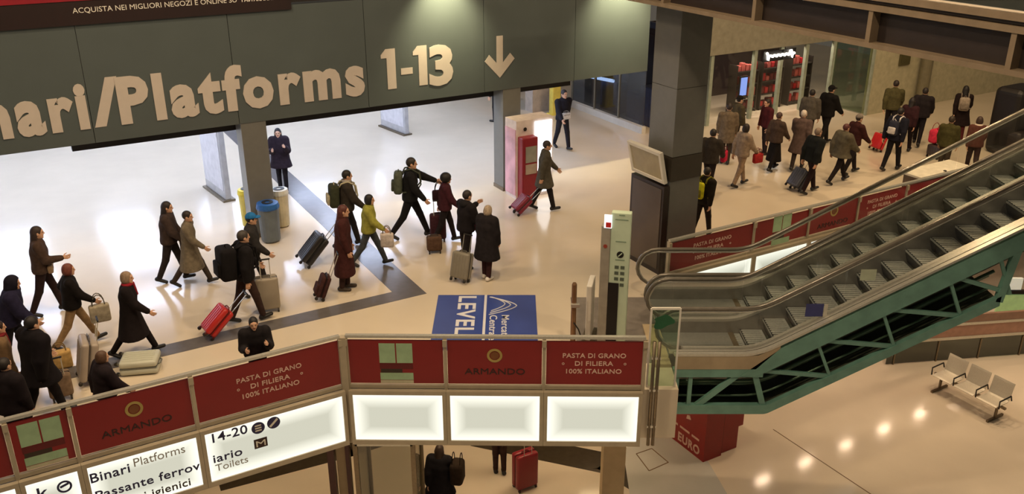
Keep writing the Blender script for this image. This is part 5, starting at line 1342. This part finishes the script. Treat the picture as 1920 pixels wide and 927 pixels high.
p = person('person in black jacket with huge black backpack seen from behind', (455, 438), 1.82, 35, 'walk2', top=(24, 22, 24), legs=(58, 42, 38), hair=(60, 54, 50), group=CR, puff=0.035, arms=dict(ar=(-14, 10, 14)))
backpack(p, (20, 18, 20), 'huge black travel backpack on the person pulling the red suitcase', 0.42, 0.62, 0.30, drop=0.08)
suitcase((384, 636), (176, 40, 36), 'bright red suitcase tilted behind the big black backpack', (0.40, 0.24, 0.56), yaw=35, tilt=48, handle=0.42)
person('black-haired person with dark jacket and pale hands leaning near the slanting balustrade', (474, 598), 1.46, -70, 'phone', top=(30, 26, 28), legs=(34, 30, 30), hair=(24, 20, 20), style='short', group=CR, puff=0.03, lean=10)
p = person('man with grey collar and dark green backpack behind the woman in maroon', (650, 324), 1.80, 20, 'walk', top=(52, 46, 40), legs=(40, 36, 36), hair=(30, 26, 24), scarf=(150, 144, 136), group=CR, puff=0.03)
backpack(p, (56, 60, 44), 'dark green backpack with pale patch on the man with grey collar', 0.36, 0.52, 0.22, pocket=(176, 168, 140), drop=0.08)
suitcase((566, 500), (38, 36, 38), 'large black suitcase tilted on the white floor left of the man with grey collar', (0.48, 0.28, 0.68), yaw=25, tilt=42, handle=0.45)
p = person('woman in long dark maroon coat with reddish hair before the floor band', (643, 388), 1.80, 5, 'stand', top=(66, 34, 32), legs=(58, 40, 36), hair=(84, 40, 32), style='long', coat=0.62, group=CR, female=True, shoe=(60, 48, 36))
suitcase((598, 563), (66, 40, 38), 'small dark brown suitcase left of the woman in maroon coat', (0.30, 0.2, 0.46), yaw=20, tilt=22, handle=0.5, soft=True)
p = person('black-haired woman in yellow-green jacket striding right', (692, 367), 1.64, 0, 'stride', top=(148, 146, 66), legs=(70, 74, 78), hair=(26, 22, 22), style='bob', group=CR, female=True)
handbag(p['hand_r'] - Z * 0.2, (196, 186, 180), 'white shopping bag beside the yellow-green jacket', (0.28, 0.12, 0.32), (p['fwd'], p['left'], Z), 0.16)
p = person('tall man in black with grey backpack reaching his arm forward', (771, 298), 1.96, 5, 'stride', top=(26, 26, 28), legs=(26, 24, 26), hair=(44, 36, 30), group=CR, arms=dict(al=(62, 6, 6), ar=(20, 8, 20)))
backpack(p, (84, 90, 78), 'grey-green backpack on the tall man in black', 0.32, 0.52, 0.20)
suitcase((822, 452), (62, 34, 42), 'dark plum suitcase upright right of the tall man', (0.36, 0.24, 0.60), yaw=-80, handle=0.35, soft=True)
suitcase((815, 474), (88, 66, 52), 'brown cabin case in front of the dark plum suitcase', (0.34, 0.22, 0.34), yaw=-80, handle=0, soft=True)
p = person('woman with black afro bun and dark maroon jacket behind the plum suitcase', (837, 330), 1.64, 10, 'walk', top=(64, 30, 38), legs=(34, 28, 30), hair=(22, 18, 18), style='afro', group=CR, female=True)
handbag(p['hip'] + p['left'] * 0.22 - p['fwd'] * 0.1 + Z * 0.18, (44, 22, 30), 'dark wine shoulder bag of the woman with the afro bun', (0.32, 0.14, 0.26), (p['fwd'], p['left'], Z), 0.2)
p = person('man in black hooded jacket raising one hand, beside the grey-haired woman', (876, 360), 1.74, 38, 'stand', top=(28, 24, 26), legs=(40, 34, 36), hair=(40, 32, 28), hat=('hooddown', (30, 28, 30)), group=CR, puff=0.03, arms=dict(al=(40, 8, 75), ar=(15, 10, 60)))
handbag(p['w']((0.24, -0.02, 0.98)), (204, 44, 84), 'bright pink-red bag held by the man in the hooded jacket', (0.22, 0.10, 0.26), (p['left'], p['fwd'], Z), 0.08)
suitcase((862, 530), (132, 126, 112), 'grey-green suitcase in front of the man in the hooded jacket', (0.42, 0.24, 0.56), yaw=60, tilt=16, handle=0.36)
p = person('grey-blond woman in wide black coat with white shoes seen from behind', (915, 388), 1.60, 55, 'stand', top=(34, 30, 32), legs=(60, 36, 38), hair=(168, 150, 128), style='bob', coat=0.42, puff=0.05, shoe=(224, 218, 210), group=CR, female=True, scarf=(96, 88, 82))
p = person('man in grey-olive coat walking right in front of the kiosk', (1026, 268), 1.78, 5, 'walk2', top=(78, 74, 64), legs=(36, 32, 32), hair=(48, 40, 36), coat=0.32, group=CR)
suitcase((962, 404), (128, 30, 54), 'dark pink-red suitcase tilted behind the man before the kiosk', (0.36, 0.24, 0.46), yaw=25, tilt=50, handle=0.45)
p = person('man in dark vest with white bag walking beside the far blue front', (1058, 172), 1.82, -60, 'walk', top=(34, 32, 40), legs=(38, 36, 42), hair=(40, 34, 34), group=CR)
handbag(p['hip'] + p['fwd'] * 0.2 + Z * 0.08, (218, 214, 212), 'white bag held by the far man in the dark vest', (0.28, 0.1, 0.2), (p['left'], p['fwd'], Z), 0.06)
person('dark clothed person half hidden under the beam left of the kiosk pillar', None, 1.76, 160, 'stand', top=(40, 38, 42), legs=(36, 34, 38), group=CR, pos=at(927, 228))
person('woman in dark puffer coat standing on the white floor right of the bin pillar', (520, 243), 1.68, -80, 'phone', top=(44, 34, 42), legs=(34, 30, 34), hair=(34, 28, 28), style='long', coat=0.28, puff=0.045, group=CR, female=True)

LF = 'travellers at the left edge by the balustrade'
person('person in navy hooded jacket at the left picture edge', (22, 522), 1.70, 20, 'walk', top=(34, 32, 56), legs=(30, 28, 32), hat=('hood', (28, 26, 38)), group=LF, puff=0.05, lean=14)
p = person('broad person all in black seen from behind, nearest the left edge', (58, 600), 1.78, 60, 'walk2', top=(20, 16, 20), legs=(22, 18, 22), hair=(26, 20, 20), group=LF, puff=0.06, coat=0.2)
person('person in dark red and beige clothes cut by the left picture edge', (-6, 606), 1.62, 40, 'stand', top=(120, 96, 70), legs=(50, 30, 34), hair=(44, 28, 24), style='long', group=LF, female=True, scarf=(120, 36, 40))
person('dark haired person in black at the lower left corner, behind the picture panel', (6, 676), 1.60, 70, 'stand', top=(26, 20, 24), legs=(28, 22, 26), hair=(30, 22, 20), group=LF, puff=0.05)
person('brown-haired person in dark jacket low behind the balustrade', (190, 664), 1.44, 40, 'walk', top=(34, 26, 30), legs=(36, 28, 30), hair=(84, 58, 40), style='bob', group=LF, puff=0.04)
suitcase((163, 716), (164, 152, 140), 'big pale grey suitcase behind the low brown-haired person', (0.50, 0.28, 0.70), yaw=30, tilt=12, handle=0.35)
suitcase((258, 694), (190, 192, 176), 'pale green-white suitcase lying beside the woman in black coat', (0.46, 0.26, 0.62), yaw=10, lying=True, handle=0)
suitcase((118, 748), (124, 104, 86), 'grey-brown cabin case on the floor right of the broad person in black', (0.36, 0.22, 0.42), yaw=-60, handle=0.3, soft=True)
handbag(at(118, 690) + Z * 0.17, (196, 160, 100), 'yellow paper carrier bag on the floor behind the grey-brown case', (0.34, 0.16, 0.34), (U, V, Z), 0.14, name='carrier_bag')

RG = 'crowd beyond the red barrier'
p = person('person in dark grey jacket with red bag, right behind the grey pillar', (1338, 246), 1.74, 60, 'walk', top=(51, 46, 41), legs=(34, 26, 28), hair=(34, 28, 26), group=RG, puff=0.03)
handbag(p['hand_r'] + Z * 0.06, (190, 40, 72), 'pink-red bag of the person behind the grey pillar', (0.14, 0.24, 0.30), (p['left'], p['fwd'], Z), 0.1)
p = person('dark clothed person with neon yellow pack before the grey pillar edge', (1327, 318), 1.66, 45, 'walk2', top=(35, 30, 22), legs=(38, 32, 28), hair=(40, 32, 28), group=RG)
backpack(p, (206, 204, 40), 'neon yellow pack on the dark person at the pillar edge', 0.22, 0.40, 0.14, pocket=(120, 116, 40))
p = person('person with pale jacket and dark hair near the shop', (1400, 236), 1.70, 30, 'walk', top=(148, 131, 113), legs=(150, 128, 106), hair=(36, 28, 26), style='bob', group=RG, female=True)
handbag(p['hand_r'] - Z * 0.12, (160, 44, 44), 'red bag carried by the person in the pale jacket', (0.3, 0.14, 0.26), (p['fwd'], p['left'], Z), 0.14)
person('person in grey-beige coat close to the shop post', (1368, 196), 1.74, 80, 'stand', top=(105, 92, 76), legs=(64, 54, 46), hair=(48, 38, 34), group=RG, coat=0.3)
person('person in black cap and olive top in front of the blue screen', (1388, 182), 1.70, 20, 'stand', top=(72, 65, 48), legs=(52, 42, 34), hair=(20, 16, 16), group=RG, hat=('cap', (26, 22, 20)))
person('person in brown jacket with wide black skirt, fifth from the pillar', (1462, 214), 1.66, 40, 'walk', top=(70, 56, 48), legs=(24, 20, 20), hair=(70, 48, 42), group=RG, coat=0.0, skirt=((22, 18, 18), 0.22), female=True)
person('white-haired person in long mauve-grey coat walking away', (1508, 210), 1.70, 60, 'walk2', top=(89, 73, 68), legs=(50, 42, 40), hair=(206, 194, 180), style='short', coat=0.42, group=RG)
person('person in dark wine jacket in front of the red goods', (1440, 188), 1.66, 200, 'stand', top=(73, 27, 32), legs=(44, 34, 34), hair=(40, 28, 26), style='long', group=RG, female=True)
person('tall person in black with cap, beside the glass partition', (1560, 164), 1.84, 30, 'walk', top=(19, 17, 17), legs=(24, 22, 22), hair=(22, 20, 18), group=RG, puff=0.04, hat=('cap', (18, 16, 16)))
person('person with grey jacket left of the tall black one', (1524, 170), 1.76, 60, 'stand', top=(80, 75, 68), legs=(40, 36, 34), hair=(34, 28, 26), group=RG, puff=0.03)
p = person('person in black jacket with pale strap pulling the blue-grey suitcase', (1535, 244), 1.74, 25, 'walk', top=(22, 25, 25), legs=(36, 22, 24), hair=(130, 112, 96), group=RG, puff=0.04, arms=dict(ar=(-22, 10, 10)))
suitcase((1484, 358), (74, 78, 92), 'blue-grey suitcase rolling behind the black jacket', (0.44, 0.26, 0.52), yaw=25, tilt=35, handle=0.5)
person('person in olive-grey parka right of the black jacket', (1588, 234), 1.66, 25, 'stride', top=(86, 80, 65), legs=(32, 26, 26), hair=(84, 40, 38), group=RG, puff=0.05, coat=0.12)
person('person in dark red-brown jacket with grey cap right of the parka', (1612, 218), 1.68, 20, 'walk', top=(56, 27, 25), legs=(32, 26, 26), hair=(40, 32, 28), hat=('beanie', (120, 112, 104)), group=RG)
person('man in olive jacket standing before the pale wall', (1681, 154), 1.80, 70, 'walk', top=(76, 72, 46), legs=(34, 30, 32), hair=(44, 34, 30), group=RG)
p = person('man in navy jacket with white straps beside the red suitcase', (1690, 206), 1.78, 40, 'walk2', top=(27, 28, 40), legs=(26, 24, 28), hair=(30, 26, 26), group=RG, puff=0.03, arms=dict(al=(-20, 12, 8)))
backpack(p, (48, 50, 64), 'dark blue rucksack with white pocket on the man in navy', 0.28, 0.42, 0.14, pocket=(200, 196, 196))
suitcase((1640, 284), (196, 40, 44), 'bright red suitcase left of the man in navy jacket', (0.42, 0.24, 0.46), yaw=20, tilt=20, handle=0.4)
person('person in dark jacket near the slim column', (1736, 168), 1.76, 60, 'walk', top=(32, 27, 30), legs=(26, 22, 26), hair=(36, 28, 26), group=RG, puff=0.04)
person('person in wine coloured jacket between the navy man and the slim column', (1712, 186), 1.66, 50, 'walk2', top=(51, 27, 32), legs=(30, 22, 24), hair=(30, 24, 24), style='long', group=RG, female=True)
p = person('black-haired woman with pale grey rucksack and wine red skirt at right', (1812, 164), 1.74, 70, 'walk', top=(30, 20, 20), legs=(70, 24, 26), hair=(20, 16, 16), style='long', coat=0.4, group=RG, female=True)
backpack(p, (150, 138, 124), 'pale grey rucksack of the black-haired woman at right', 0.3, 0.42, 0.16)
p = person('person in olive green jacket near the white counter', (1786, 220), 1.66, 50, 'stand', top=(67, 64, 35), legs=(60, 50, 40), hair=(50, 40, 30), group=RG)
handbag(at(1750, 292) + Z * 0.62, (206, 52, 78), 'large pink-red bag beside the olive green jacket', (0.5, 0.28, 0.42), (U, V, Z), 0.16, name='carrier_bag')
suitcase((1752, 296), (60, 52, 52), 'dark trolley case under the large pink-red bag', (0.46, 0.28, 0.32), yaw=25, handle=0)
person('person in brown and white clothes right of the olive green jacket', (1838, 222), 1.64, 70, 'walk', top=(83, 49, 41), legs=(52, 34, 32), hair=(60, 44, 36), style='bob', group=RG, female=True, scarf=(222, 206, 190))

LH = 'people in the lower hall'
p = person('dark-haired person in black coat in the lower hall below the middle light box', (824, 839), 1.68, 80, 'walk', top=(24, 22, 28), legs=(30, 26, 28), hair=(44, 28, 22), style='long', coat=0.3, puff=0.04, group=LH, base=LOW, female=True)
handbag(p['hip'] - p['left'] * 0.36 + Z * 0.24, (44, 34, 28), 'dark brown duffel bag beside the person in the lower hall', (0.36, 0.26, 0.48), (p['fwd'], p['left'], Z), 0.2, name='duffel_bag')
person('pale haired person in white cut off by the light box in the lower hall', None, 1.66, 100, 'stand', top=(206, 188, 180), legs=(58, 40, 36), hair=(190, 160, 120), style='long', group=LH, base=LOW, pos=low_at(936, 884))
suitcase((984, 914), (140, 30, 44), 'big burgundy suitcase in the lower hall', (0.5, 0.3, 0.82), yaw=-60, base=LOW, handle=0.3)
